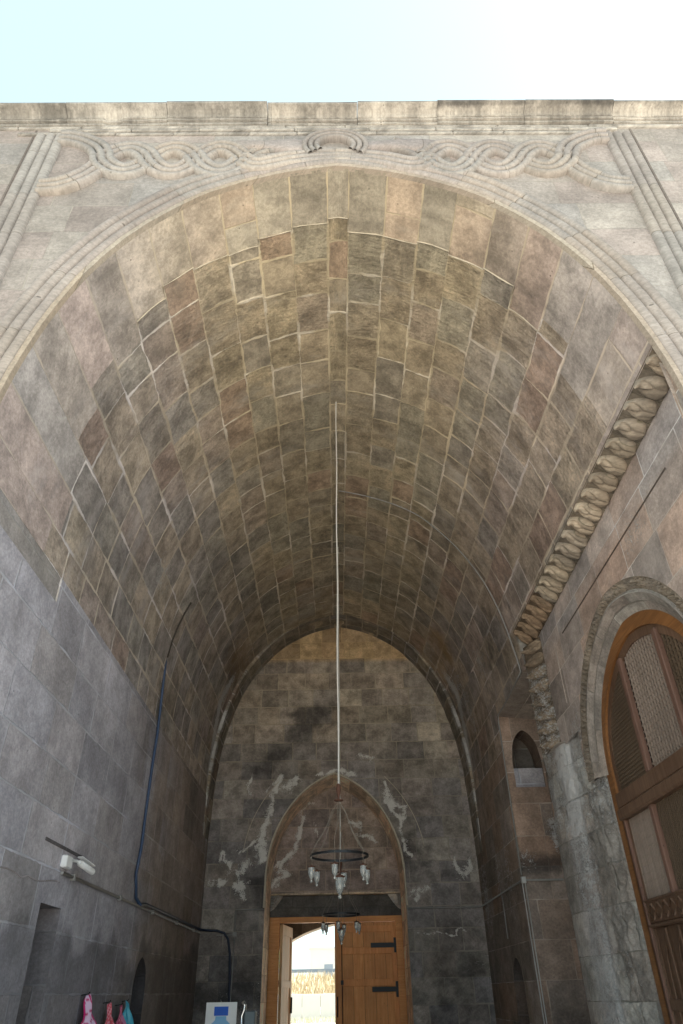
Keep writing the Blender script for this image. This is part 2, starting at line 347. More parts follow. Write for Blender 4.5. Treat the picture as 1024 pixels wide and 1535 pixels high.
gate = empty('stone_gateway', (0, YF, 0), 'tall weathered stone gateway with deep pointed barrel vault and carved interlace facade', 'gateway')
gate_inv = Matrix.Translation((0, -YF, 0))
def part(mb, name, mat, parent=gate, label=None, fix=False):
    o = mb.build(name, mat, parent, fix=fix); o.matrix_parent_inverse = gate_inv if parent is gate else Matrix()
    if label: o['label'] = label
    return o

# --- vault: one sheet; u along the axis, v along the arc from the crown
def vault_piece(mb, y0, y1, s0, s1, side, row=(0, .5), dy=.08, ds=.06):
    ny = max(2, int((y1 - y0) / dy) + 1); ns = max(2, int((s1 - s0) / ds) + 1)
    Y, S = np.meshgrid(np.linspace(y0, y1, ny), np.linspace(s0, s1, ns), indexing='ij')
    X, Z = prof_s(S); X = X * side
    v = S * side
    # rough quarry faces in the crown: stone surfaces wander by a centimetre or two
    amp = .055 * sstep(4.8, 5.6, Y) * sstep(5.2, 3.0, S)
    n = (fbm(Y * 3.2, v * 3.2 + 50, 3) - .5) * amp
    nx = np.gradient(Z, axis=1); nz = -np.gradient(X, axis=1); L = np.hypot(nx, nz) + 1e-9
    X = X + n * nx / L; Z = Z + n * nz / L * np.sign(side)
    P = np.stack([X, Y, Z], -1)
    low = sstep(1.2, 3.6, S); deep = sstep(8, 15, Y)
    t = np.ones(P.shape) * np.array([1.13, 1.07, .955])
    side_t = np.array([.96, .955, 1.06]) if side < 0 else np.array([1.02, .96, 1.01])
    t = t * (1 - low[..., None]) + low[..., None] * side_t * 1.08
    t = t * (1 - .06 * deep[..., None] * np.array([.8, 1, 1.15]))
    big = fbm(Y * .5, v * .7 + 9, 5); t = t * (.84 + .32 * big[..., None])
    stn = np.zeros(P.shape)
    # damp streaks with ochre and black crust in the deep half, white salt on both flanks and the far rim
    rim = sstep(12.5, 14.6, Y)
    band = np.exp(-((S - 3.9) / .75) ** 2) * rim
    stn[..., 2] = .5 * np.exp(-((S - 2.9) / .9) ** 2) * rim + .4 * sstep(.58, .8, fbm(Y * .8, v * .9, 8)) * sstep(7, 12, Y)
    stn[..., 0] = .85 * np.exp(-((Y - 15.55 - .35 * np.sin(S * 1.3) - .4 * (vnoise(S * 2, S * 0, 6) - .5)) / .22) ** 2) * sstep(2.8, 3.6, S) * (.6 + .7 * vnoise(Y * 3, v * 2, 2)) + .40 * np.exp(-((Y - 14.6) / .5) ** 2) * sstep(3.0, 3.8, S) * sstep(5.6, 4.6, S) * (side > 0) + .46 * np.exp(-(((Y - 9.1) / .55) ** 2 + ((S - 4.1) / .35) ** 2)) * (side < 0) + .40 * np.exp(-(((Y - 12.6) / .5) ** 2 + ((S - 4.1) / .5) ** 2)) * (side > 0)
    stn[..., 1] = .5 * sstep(.5, .75, fbm(Y * .7, v * .8, 12)) * sstep(8.5, 12, Y) + .45 * band * (1 if side > 0 else .6) + .4 * np.exp(-((Y - 4.95) / .12) ** 2) * sstep(.5, .7, vnoise(v * 2.2, Y, 4)) * (S < 3.5)
    vr = (row[0] + (row[1] - row[0]) * (S - s0) / (s1 - s0)) * .43 * side
    mb.grid(P, np.stack([Y, vr], -1), t, stn, smooth=True, flip=(side < 0))
NK = .13      # half the keystone course
def ring_end(S): return 4.80 + .09 * S + .22 * np.floor(vnoise(np.floor((S + .1) / .43) * 3.3, 0, 4) * 3)
sR1 = float(s_at_z(6.42)); sR2 = float(s_at_z(5.80)); RING = 4.86
mb = MB(); rg = MB()
jt = MB(); ed = [0, .13]
while ed[-1] < SMAX: ed.append(ed[-1] + .40 + .09 * RS.rand() + .012 * ed[-1])
ed = [e for e in ed if e < SMAX - .2] + [SMAX]
def sp3(S, side, y, off=.006): x, z = prof_s(S); return ((float(x) * .9985 - off * .5) * side, y, float(z) - off)
for side in (-1, 1):
    # facing ring of smooth voussoirs, each course ending at its own depth
    prev = None
    for i, (a, b) in enumerate(zip(ed[:-1], ed[1:])):
        r0, r1 = (0, .5) if i == 0 else (i - .5, i + .5)
        cuts = [(a, b, YB)]
        if side > 0:
            cuts = []
            if a < sR1: cuts.append((a, min(b, sR1), YB))
            if b > sR1 and a < sR2: cuts.append((max(a, sR1), min(b, sR2), (10.25, YB)))
            if b > sR2: cuts.append((max(a, sR2), b, (12.6, YB)))
        e = 4.80 + .05 * a + RS.rand() * .20 + (RS.rand() < .3) * .22 * (a > 1.2) + sstep(2.6, 4.6, a) * .5
        if i == 0: e = 4.80
        for c0, c1, yy in cuts:
            q = (r0 + (r1 - r0) * (c0 - a) / (b - a), r0 + (r1 - r0) * (c1 - a) / (b - a))
            if isinstance(yy, tuple): vault_piece(mb, yy[0], yy[1], c0, c1, side, q)
            else:
                vault_piece(rg, YF, e, c0, c1, side, q); vault_piece(mb, e, yy, c0, c1, side, q)
                if c0 < 2.9:
                    J = [sp3(c0, side, prev)] if prev else []
                    J += [sp3(t, side, e + .008 * math.sin(t * 9)) for t in np.linspace(c0, c1, 5)]
                    jt.tube(J, [.004 + .007 * random.random() for _ in J], 5)
                prev = e
        prev = e
part(jt, 'mortar_line', M['pointing'], label='pale mortar line where the smooth front voussoirs meet the rough vault')
rr_ = MB()
for side in (-1, 1):
    S = np.linspace(0, SMAX + 1.2, 90); X, Z = prof_s(np.minimum(S, SMAX)); Z = np.where(S > SMAX, Z - (S - SMAX), Z); dl = .008 + .05 * (.7 + .6 * vnoise(S * 5, S * 0, 31)) * sstep(.6, 2.6, S) * sstep(SMAX + 1.2, SMAX - .6, S)
    nx = -np.gradient(Z); nz = np.gradient(X); L = np.hypot(nx, nz); ix, iz = X - nx / L * dl, Z - nz / L * dl
    y0 = 15.75; G = np.zeros((90, 5, 3)); 
    for j, (px, pz, y) in enumerate(((X + .01, Z + .01, y0), (ix, iz, y0 + .015), (ix, iz, 16.0), (ix, iz, 16.3), (ix, iz, YB))): G[:, j, 0] = px * side; G[:, j, 1] = y; G[:, j, 2] = pz
    st = np.zeros(G.shape); st[..., 0] = (.62 * sstep(2.4, 3.4, S) * sstep(.25, .75, vnoise(S * 7, S * 0, 7)))[:, None] * np.array([1.3, 1.2, .5, .2, .3]); st[..., 1] = .3 * vnoise(S * 2, S * 0, 9)[:, None]
    rr_.grid(G, np.stack([G[..., 1], np.repeat(S[:, None] * side, 5, 1)], -1), (.70, .68, .68), st, smooth=False, flip=(side > 0))
part(rr_, 'rear_rib', M['vault'], label='salt-streaked rib of the vault against the back wall')
part(mb, 'vault', M['vault']); part(rg, 'arch_soffit', M['ring'], label='smooth brownish voussoirs lining the front edge of the vault')

# --- left wall (x=-2.97) with recess, slot and small niche: patches between openings
def wallY(mb, X, y0, y1, zlo, zhi, flip=False, step=.12, tintf=None, stainf=None, n=None):
    """patch on plane x=X, zlo/zhi functions or numbers of y"""
    ny = max(2, int((y1 - y0) / step) + 1); y = np.linspace(y0, y1, ny)
    lo = np.array([zlo(t) if callable(zlo) else zlo for t in y], float); hi = np.array([zhi(t) if callable(zhi) else zhi for t in y], float)
    nz = n or max(2, int((hi - lo).max() / step) + 1); t = np.linspace(0, 1, nz)
    Z = lo[:, None] + (hi - lo)[:, None] * t[None]; Y = np.repeat(y[:, None], nz, 1)
    Xg = X(Y, Z) if callable(X) else np.full(Y.shape, float(X))
    mb.grid(np.stack([Xg, Y, Z], -1), np.stack([Y, Z], -1), tintf(Y, Z) if tintf else None, stainf(Y, Z) if stainf else None, smooth=False, flip=flip)
def wallX(mb, Yp, x0, x1, zlo, zhi, flip=False, step=.1, tintf=None, stainf=None, xs=None, n=None):
    nx = max(2, int((x1 - x0) / step) + 1); x = np.linspace(x0, x1, nx) if xs is None else np.array(xs)
    lo = np.array([zlo(t) if callable(zlo) else zlo for t in x], float); hi = np.array([zhi(t) if callable(zhi) else zhi for t in x], float)
    nz = n or max(2, int((hi - lo).max() / step) + 1); t = np.linspace(0, 1, nz)
    Z = lo[:, None] + (hi - lo)[:, None] * t[None]; X = np.repeat(x[:, None], nz, 1)
    mb.grid(np.stack([X, np.full(X.shape, Yp), Z], -1), np.stack([X, Z], -1), tintf(X, Z) if tintf else None, stainf(X, Z) if stainf else None, flip=flip)
def arch_fn(c, half, zs, rise, k=.25):
    cc = k * half; R = half + cc; nm = math.sqrt(R * R - cc * cc)
    def f(y):
        a = min(abs(y - c), half) + cc
        return zs + rise * math.sqrt(max(0, R * R - a * a)) / nm
    return f
def arch_pts(c, half, zs, rise, n=24, k=.25):
    f = arch_fn(c, half, zs, rise, k); a = np.linspace(-1, 1, 2 * n + 1); y = c + half * np.sin(a * math.pi / 2)
    return [(t, f(t)) for t in y]
def reveal(mb, path, A, B, flip=False, tint=None, uvs=1., stain=None):
    """strip joining path (2D points) placed by A and B (functions giving 3D)"""
    P = np.array([[A(*p), B(*p)] for p in path]); L = np.r_[0, np.cumsum(np.linalg.norm(np.diff(P[:, 0], axis=0), axis=1))]
    dpt = np.linalg.norm(P[:, 1] - P[:, 0], axis=1); UV = np.stack([np.stack([dpt * 0, L], 1), np.stack([dpt, L], 1)], 1)
    mb.grid(P, UV, tint, stain, flip=flip)

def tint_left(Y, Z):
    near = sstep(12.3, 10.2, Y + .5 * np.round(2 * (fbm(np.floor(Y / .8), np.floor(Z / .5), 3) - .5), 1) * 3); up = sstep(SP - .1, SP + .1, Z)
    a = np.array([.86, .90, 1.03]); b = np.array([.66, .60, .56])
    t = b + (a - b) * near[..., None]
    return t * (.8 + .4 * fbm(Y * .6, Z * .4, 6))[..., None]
def stain_left(Y, Z):
    s = np.zeros(Y.shape + (3,))
    wave = 2.05 + .42 * vnoise(Y * 1.3, Y * 0, 2) + .3 * vnoise(Y * 4, Y * 0, 3) - .3
    s[..., 1] = .75 * sstep(wave + .25, wave - .1, Z) * (.5 + .9 * fbm(Y * 1.1, Z * .7, 9)) + .34 * sstep(9.5, 13, Y) * sstep(.4, .7, fbm(Y * 1.6, Z * .35, 10)) + .5 * np.exp(-(((Y - 7.2) / .13) ** 2 + ((Z - 3.4) / .4) ** 2))
    s[..., 0] = .30 * sstep(.5, .8, fbm(Y * 1.2, Z * .3, 14)) * sstep(1.9, 1.0, Z) + .85 * np.exp(-((Y - (16.25)) / .12) ** 2) * sstep(3, 4.2, Z) * (.3 + vnoise(Y * 3, Z * 2.2, 2)) + .34 * np.exp(-((Y - 11.2 + .05 * (Z - 3)) / .13) ** 2) * sstep(2.7, 3.2, Z)
    return s
mb = MB(); XL = -2.97
step_z = lambda y: 4.92 if y < 6.22 else (5.2)
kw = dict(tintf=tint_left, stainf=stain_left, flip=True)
LW = -2.955        # the dado stones stand 15 mm proud of the vault springing
rec = (7.5, 8.08, 2.36); nic = arch_fn(11.85, .36, 1.72, .36)
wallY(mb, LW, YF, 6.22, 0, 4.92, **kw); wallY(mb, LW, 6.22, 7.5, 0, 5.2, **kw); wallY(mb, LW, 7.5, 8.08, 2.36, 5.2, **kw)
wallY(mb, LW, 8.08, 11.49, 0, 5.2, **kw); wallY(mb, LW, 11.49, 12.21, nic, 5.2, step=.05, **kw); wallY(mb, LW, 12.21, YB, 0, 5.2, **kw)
wallY(mb, XL - .002, YF, 6.22, 4.92, 5.2, flip=True, tintf=lambda Y, Z: np.ones(Y.shape + (3,)) * .62)
# ledge on top of the dado
for y0, y1, z in ((YF, 6.22, 4.92), (6.22, YB, 5.2)):
    mb.grid(np.array([[(LW, y0, z), (XL - .02, y0, z)], [(LW, y1, z), (XL - .02, y1, z)]]))
mb.grid(np.array([[(LW, 6.22, 4.92), (XL - .02, 6.22, 4.92)], [(LW, 6.22, 5.2), (XL - .02, 6.22, 5.2)]]))
part(mb, 'left_wall', M['side'])
mb = MB()          # left recess: a blocked doorway 35 cm deep
tR = np.array([.50, .50, .55]); dp = .55  # shade inside the recess put into the stone tint
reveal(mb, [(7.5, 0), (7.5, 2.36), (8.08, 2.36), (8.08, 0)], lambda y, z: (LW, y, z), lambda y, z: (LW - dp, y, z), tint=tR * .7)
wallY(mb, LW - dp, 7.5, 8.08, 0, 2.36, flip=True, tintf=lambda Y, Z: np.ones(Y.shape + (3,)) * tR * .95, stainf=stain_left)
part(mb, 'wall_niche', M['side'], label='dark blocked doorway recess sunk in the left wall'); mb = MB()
pth = [(11.49, 0)] + [(y, z) for y, z in arch_pts(11.85, .36, 1.72, .36, 8)] + [(12.21, 0)]
reveal(mb, pth, lambda y, z: (LW, y, z), lambda y, z: (LW - .5, y, z), tint=tR * .25)  # niche interior tinted dark for its shade
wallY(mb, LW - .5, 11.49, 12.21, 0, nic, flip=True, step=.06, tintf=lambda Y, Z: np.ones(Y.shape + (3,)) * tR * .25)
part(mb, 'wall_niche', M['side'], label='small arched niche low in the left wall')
mb = MB()          # slot above the recess: its shade painted as a dark strip; thin bead below
mb.box((LW - .01, 7.27, 2.87), (LW + .012, 8.40, 2.90), tint=tR * .5, bev=.004)
mb.tube([(LW, y, 2.55 + .03 * math.sin(y * 5) - .05 * (y < 7)) for y in np.linspace(4.3, 7.9, 30)], .008, 5, tint=(.8, .8, .9))
part(mb, 'slot_shade', M['side'])

# --- right side: recess with niche, portal plane, muqarnas frame
XP, XC = 3.13, 3.05      # portal wall plane, pier front
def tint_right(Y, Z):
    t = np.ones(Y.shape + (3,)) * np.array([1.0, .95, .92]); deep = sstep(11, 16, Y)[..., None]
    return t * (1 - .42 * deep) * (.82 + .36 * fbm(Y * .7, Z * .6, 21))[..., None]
def stain_right(Y, Z):
    s = np.zeros(Y.shape + (3,)); s[..., 0] = .36 * np.exp(-((Z - 2.9 - .8 * fbm(Y, Z * 0, 3)) / .9) ** 2) * sstep(12.6, 13.2, Y) * vnoise(Y * 2.1, Z * .4, 5) * 1.5
    s[..., 1] = .45 * sstep(1.9, 1.0, Z + .5 * fbm(Y * 2, Z, 8)) + .3 * sstep(.5, .75, fbm(Y * 1.3, Z * .5, 31)) * sstep(12.6, 14, Y)
    s[..., 2] = .35 * sstep(.45, .7, fbm(Y * .9, Z * .3, 17)) * sstep(12.6, 13.4, Y)
    return s
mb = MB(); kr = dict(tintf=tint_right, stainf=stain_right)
rn = arch_fn(14.0, .38, 1.68, .38)
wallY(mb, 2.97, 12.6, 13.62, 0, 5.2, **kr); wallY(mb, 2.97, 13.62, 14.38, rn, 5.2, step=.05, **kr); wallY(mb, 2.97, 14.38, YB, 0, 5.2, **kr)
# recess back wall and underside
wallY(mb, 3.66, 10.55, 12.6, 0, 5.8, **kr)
mb.grid(np.array([[(x, y, 5.80 - .10 * (x - 2.95)) for y in np.linspace(10.25, 12.6, 20)] for x in np.linspace(x_at_z(5.8), 3.66, 8)]), np.array([[(y, x) for y in np.linspace(10.25, 12.6, 20)] for x in np.linspace(2.95, 3.66, 8)]), tint=(1.15, 1.08, 1.02), flip=False)  # underside tint raised so it looks better lit
# jamb face that looks back to the entrance, with the upper niche
jn = arch_fn(3.36, .265, 4.98, .56); sj = lambda X, Z: np.stack([.45 * sstep(.45, .6, vnoise(X * 3, Z * 2.1, 4)) * np.exp(-((Z - 3.55) / .35) ** 2) + .5 * np.exp(-(((X - 3.62) / .12) ** 2 + ((Z - 3.9) / .3) ** 2)), .75 * np.exp(-((Z - 3.30) / .2) ** 2) * sstep(.35, .55, vnoise(X * 4, Z * 3, 6)) + .5 * sstep(2.0, 1.1, Z), 0 * X], -1)
tj = lambda X, Z: np.ones(X.shape + (3,)) * np.array([.80, .72, .68])
wallX(mb, 12.6, 2.97, 3.095, 0, 5.8, tintf=tj, stainf=sj); wallX(mb, 12.6, 3.625, 3.66, 0, 5.8, tintf=tj, stainf=sj, n=40)
wallX(mb, 12.6, 3.095, 3.625, 0, 4.53, tintf=tj, stainf=sj); wallX(mb, 12.6, 3.095, 3.625, jn, 5.8, step=.04, tintf=tj)
part(mb, 'right_wall', M['right'])
mb = MB()
pth = [(3.095, 4.53)] + arch_pts(3.36, .265, 4.98, .56, 10) + [(3.625, 4.53)]
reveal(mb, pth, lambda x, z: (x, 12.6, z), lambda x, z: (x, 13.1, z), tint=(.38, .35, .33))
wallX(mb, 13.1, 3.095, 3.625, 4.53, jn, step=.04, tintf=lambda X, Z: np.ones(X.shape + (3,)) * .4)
part(mb, 'niche', M['right'], label='dark pointed niche high beside the portal'); mb = MB()
pth2 = [(13.62, 0)] + arch_pts(14.0, .38, 1.68, .38, 8) + [(14.38, 0)]
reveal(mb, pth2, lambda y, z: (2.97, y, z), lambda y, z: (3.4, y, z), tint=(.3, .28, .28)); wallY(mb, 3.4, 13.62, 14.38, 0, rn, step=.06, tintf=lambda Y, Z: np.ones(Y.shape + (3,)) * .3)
part(mb, 'niche', M['right'], label='small arched niche low in the right wall')
mb = MB(); mb.box((3.10, 12.62, 4.535), (3.62, 12.95, 4.86), tint=(.72, .76, .86), bev=.004); part(mb, 'niche_sill', M['side'])

# portal wall with the arched opening
PC = 7.2
fo = arch_fn(PC, 1.85, 3.75, 1.70, .1)                      # outer edge of carved archivolt
# leaning stone below the arch: opening widens slightly towards the ground
def tint_p(Y, Z):
    t = np.ones(Y.shape + (3,)) * np.array([1.03, .97, .97]); frame = sstep(5.72, 5.78, Z)[..., None]
    t = t * (1 - frame) + frame * np.array([1.0, 1.0, 1.06]) * 1.02
    return t * (.86 + .28 * fbm(Y * .7, Z * .6, 41))[..., None]
def stain_p(Y, Z):
    s = np.zeros(Y.shape + (3,)); s[..., 0] = .62 * sstep(8.7, 9.1, Y) * sstep(4.8, 4.4, Z + .5 * (Y - 9.2)) * (.55 + .6 * fbm(Y * 2, Z * 1.2, 9)) + .36 * sstep(.62, .8, vnoise(Y * 2, Z * 2, 77)) * np.exp(-((Z - 5.62) / .25) ** 2); s[..., 1] = .4 * sstep(3.1, 2.2, Z) * sstep(.3, .7, fbm(Y * 3, Z * 1.5, 19)); return s
kp = dict(tintf=tint_p, stainf=stain_p)
mb = MB()
wallY(mb, XP, 4.3, 5.35, 0, 6.4, **kp); wallY(mb, XP, 5.35, 9.05, fo, 6.4, step=.05, n=30, **kp); wallY(mb, XP, 9.05, 9.95, 4.40, 6.4, **kp)
wallY(mb, 2.97, YF, 4.3, 0, 6.4); mb.grid(np.array([[(2.97, 4.3, 0), (XP, 4.3, 0)], [(2.93, 4.3, 6.4), (XP, 4.3, 6.4)]]))
part(mb, 'portal_wall', M['right'], label='smooth grey and rose ashlar panel framing the arched wooden door')
mb = MB()        # groove of the inner rectangle: its shade put into a dark strip
mb.box((XP - .006, 5.1, 5.700), (XP + .01, 8.80, 5.718), tint=(.3, .26, .24))
part(mb, 'frame_line', M['right']); mb = MB()
mb.box((XP - .003, 9.22, 4.85), (XP + .01, 9.228, 5.69), tint=(1.3, 1.3, 1.3))  # thin proud strip, tinted lighter than the wall
part(mb, 'frame_line', M['right'])

# archivolt: carved band, plain band, returning down to splayed jambs
def aring(c, half, zs, rise, k=.1, n=40, foot=0.):
    a = np.linspace(0, 1, 9)[:-1]; p = arch_pts(c, half, zs, rise, n, k)
    return [(c - half, foot + (zs - foot) * t) for t in a] + p + [(c + half, zs - (zs - foot) * t) for t in np.linspace(0, 1, 9)[1:]]
def band(mb, r0, r1, x0, x1, nsub=6, relief=None, **kw):
    P0 = np.array(r0); P1 = np.array(r1); L = np.r_[0, np.cumsum(np.hypot(*np.diff(P0, axis=0).T))]
    G = np.zeros((len(P0), nsub + 1, 3)); UV = np.zeros((len(P0), nsub + 1, 2))
    for j in range(nsub + 1):
        t = j / nsub; q = P0 * (1 - t) + P1 * t; x = x0 + (x1 - x0) * t
        G[:, j, 0] = x; G[:, j, 1:] = q; UV[:, j, 0] = L; UV[:, j, 1] = t * .3
        if relief is not None: G[:, j, 0] += relief(L, t)
    mb.grid(G, UV, smooth=False, **kw)
def resample(P, step):
    P = np.array(P); L = np.r_[0, np.cumsum(np.hypot(*np.diff(P, axis=0).T))]; s = np.linspace(0, L[-1], int(L[-1] / step) + 1)
    return np.stack([np.interp(s, L, P[:, i]) for i in range(P.shape[1])], 1)
ro = resample(aring(PC, 1.85, 3.75, 1.70, foot=3.75), .02)
ri = lambda half, rise: np.array([(PC + (y - PC) * half / 1.85, 3.75 + (z - 3.75) * rise / 1.70) for y, z in ro])
def rel(L, t):
    if t in (0, 1): return 0 * L
    a = vnoise(L * 16 + t * 3, L * 0 + t * 9, 3); b = np.abs(np.sin(L * 42 + 5 * math.sin(t * 7)))
    return (-.075 + .06 * a + .06 * b) * math.sin(math.pi * min(1, max(0, t * 1.02)) ** 1) + .004
mb = MB(); band(mb, ro, ri(1.68, 1.55), XP, XP + .04, 10, rel, tint=(.60, .58, .58), stain=(0, .2, 0)); part(mb, 'carved_archivolt', M['carved'], label='band of worn vine carving round the wooden arched door')
mb = MB(); band(mb, ri(1.70, 1.57), ri(1.66, 1.535), XP + .03, XP + .02, 2, tint=(1.1, 1.1, 1.1)); band(mb, ri(1.66, 1.535), ri(1.48, 1.32), XP + .02, 3.28, 6, tint=(.92, .88, .86)); part(mb, 'inner_archivolt', M['tuff'])
# lower pier: rounded corner shaft and a splayed carved jamb, far side then near side
def pier(mb, mirror=None, dens=.035):
    cx = [(3.66, 10.56), (3.3, 10.60), (3.08, 10.60), (3.045, 10.56), (3.02, 10.45), (3.012, 10.25), (3.025, 10.05), (3.05, 9.9), (3.075, 9.75), (3.10, 9.66), (3.14, 9.60), (3.15, 9.40), (3.17, 9.2), (3.20, 9.02), (3.24, 8.88), (3.27, 8.78), (3.36, 8.76)]
    pc = resample(cx, dens); zz = np.linspace(0, 4.45, 200); L = np.r_[0, np.cumsum(np.hypot(*np.diff(pc, axis=0).T))]
    G = np.zeros((len(pc), len(zz), 3)); UV = np.zeros((len(pc), len(zz), 2))
    for i, (x, y) in enumerate(pc):
        zz = np.linspace(0, 4.45 if y > 9.08 else 3.77, 200)
        carved = sstep(9.55, 9.45, y) * sstep(8.80, 8.9, y)
        n = (fbm(L[i] * 9 + 0 * zz, zz * 9, 51) - .5) * (.014 + .08 * carved) + .02 * carved * np.abs(np.sin(zz * 9 + 4 * np.sin(L[i] * 9)))
        broke = sstep(3.2, 3.7, zz) * sstep(4.8, 4.2, zz); n = n + broke * (fbm(L[i] * 3 + 0 * zz, zz * 3, 5) - .3) * .12 * sstep(9.3, 9.6, y)
        wide = .10 * sstep(2.6, 1., zz) * sstep(9.4, 8.9, y)
        G[i, :, 0] = x + n; G[i, :, 1] = y + wide if y < 9.3 else y; G[i, :, 2] = zz; UV[i, :, 0] = L[i]; UV[i, :, 1] = zz
    st = np.zeros(G.shape); Yc = G[..., 1]; Zc = G[..., 2]
    st[..., 0] = .34 * sstep(10.1, 9.85, Yc) * sstep(9.4, 9.65, Yc) + .30 * sstep(3.0, 3.6, Zc) + .30 * fbm(Yc * 3, Zc * 2, 15)
    tn = 1 + (np.array([.42, .42, .50]) * (sstep(10.15, 9.85, Yc) * sstep(9.4, 9.65, Yc))[..., None])
    st[..., 1] = .22 * sstep(.45, .7, fbm(Yc * 4, Zc * 2.4, 25)) * sstep(9.7, 9.5, Yc) + .25 * sstep(2.2, 1.2, Zc); st[..., 2] = .25 * sstep(9.5, 9.3, Yc) * sstep(.4, .7, fbm(Yc * 2, Zc, 35))
    mb.grid(G, UV, tn, st, smooth=True, flip=False)
mb = MB(); pier(mb)
part(mb, 'portal_pier', M['tuff'], label='worn whitish stone pier with rounded shaft and eroded carved jamb')
mb = MB()          # upper part of the pier behind the vertical muqarnas, and the near jamb
wallY(mb, XP, 9.95, 10.35, 4.40, 6.4, step=.05); mb.grid(np.array([[(2.96, 10.27, z), (XP, 10.352, z)] for z in (4.4, 5.8)] + [[(x_at_z(z) - .004, 10.27, z), (XP, 10.352, z)] for z in (6.0, 6.2, 6.45)])); mb.grid(np.array([[(XP, 10.35, 4.4), (3.66, 10.45, 4.4)], [(XP, 10.35, 6.3), (3.66, 10.45, 6.3)]]))
mb.grid(np.array([[(3.02, 10.6, 4.43), (3.66, 10.6, 4.43)], [(3.02, 9.6, 4.43), (3.66, 9.6, 4.43)]]))
part(mb, 'portal_jamb', M['tuff']); mb = MB()
wallY(mb, lambda Y, Z: XP + (Y - 5.35) * .37, 5.35, 5.72, 0, 3.76)
part(mb, 'portal_jamb', M['tuff'])

# muqarnas cornice: cells along the top (axis Y) and down the far side (axis Z)
def mq_cell(mb, frame, nrm, seed, damage=0., stain=None, tint=None, h=.10):
    """frame(s, t): point of the slanted backing, s across 0..1, t up 0..1; nrm: outward direction"""
    rr = np.random.RandomState(seed); nrm = np.array(nrm, float); nrm /= np.linalg.norm(nrm); jit = rr.rand(6) - .5
    B = np.array([[np.array(frame(s, t)) for t in np.linspace(0, 1, 7)] for s in np.linspace(0, 1, 7)])
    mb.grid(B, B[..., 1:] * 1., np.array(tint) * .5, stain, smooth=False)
    n, m = 25, 27; G = np.zeros((n, m, 3)); T = np.ones((n, m, 3)) * np.array(tint)
    for i in range(n):
        for j in range(m):
            t = j / (m - 1); q = (t - .36) / .64 if t > .36 else (.36 - t) / .36
            wd = (max(0., 1 - q ** (1.7 if t > .36 else 2.6))) ** (.75 if t > .36 else .5)      # outline: round below, pointed above
            a = (2 * i / (n - 1) - 1); s = .5 + .5 * a * max(wd, .02) * (.98 - .1 * damage) + .04 * jit[0] * t + .04 * t * t * (1 + jit[1]) * (1 - damage)
            prof = math.sin(min(1, t * 1.5 + .15) * math.pi * .55) ** .8 * (1 - max(0, t - .55) * .7)
            # a Y-shaped crease parts three lobes: two cheeks below, a pointed hood above
            aa = a - .12 * jit[2]; dy_ = abs(aa) if t < .42 else abs(abs(aa) - (t - .42) * 1.55) * .8
            lobe = min(1., dy_ / .26) ** .55; hood = 1.18 if (t > .42 and abs(aa) < (t - .42) * 1.55) else 1.
            d = h * prof * (max(0., 1 - abs(a) ** 2.8) ** .5) * (.50 + .50 * lobe) * hood
            d += h * .45 * math.exp(-((t - .92) / .07) ** 2) * (1 - damage) * (1 - abs(a)); d += (rr.rand() - .5) * .005
            if damage: d = d * (1 - damage * .45) + h * .9 * damage * float(fbm(np.array(s * 4. + seed), np.array(t * 4.), seed % 7) - .5)
            d += h * .55 * math.exp(-((t - .93) / .09) ** 2) * (1 - damage) * (abs(a) < .9); d += (rr.rand() - .5) * .005
            G[i, j] = np.array(frame(s, .02 + .96 * t)) + nrm * max(d, -.01); T[i, j] *= .9 + .2 * vnoise(np.array(s * 4 + seed), np.array(t * 4), 5)
    mb.grid(G, G[..., 1:] * 1., T, stain, smooth=True)
mb = MB(); y = 4.19; kx = 0
while y < 10.1:
    wd = .292
    def fr(s, t, y=y, wd=wd): return (XP + .004 - .275 * t, y + s * wd, 6.235 - .02 * (y - 6) + .20 * t + .02 * (y - 6) * t)
    dmg = .55 if kx > 15 else .12 if kx % 5 else .3
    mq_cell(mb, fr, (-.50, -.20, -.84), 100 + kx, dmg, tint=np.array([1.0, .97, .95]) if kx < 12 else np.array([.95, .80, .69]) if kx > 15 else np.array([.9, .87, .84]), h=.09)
    y += wd; kx += 1
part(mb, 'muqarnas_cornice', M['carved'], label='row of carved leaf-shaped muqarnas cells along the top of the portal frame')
mb = MB(); z = 4.43; kx = 0
while z < 6.1:
    hd = .213
    def fr(s, t, z=z, hd=hd): return (XP + .004 - .17 * t, 9.80 + .46 * t, z + s * hd)
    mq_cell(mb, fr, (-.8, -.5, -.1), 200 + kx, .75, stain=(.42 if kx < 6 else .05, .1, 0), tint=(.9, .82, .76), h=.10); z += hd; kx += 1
part(mb, 'muqarnas_strip', M['carved'], label='broken whitish muqarnas running down the far side of the portal')

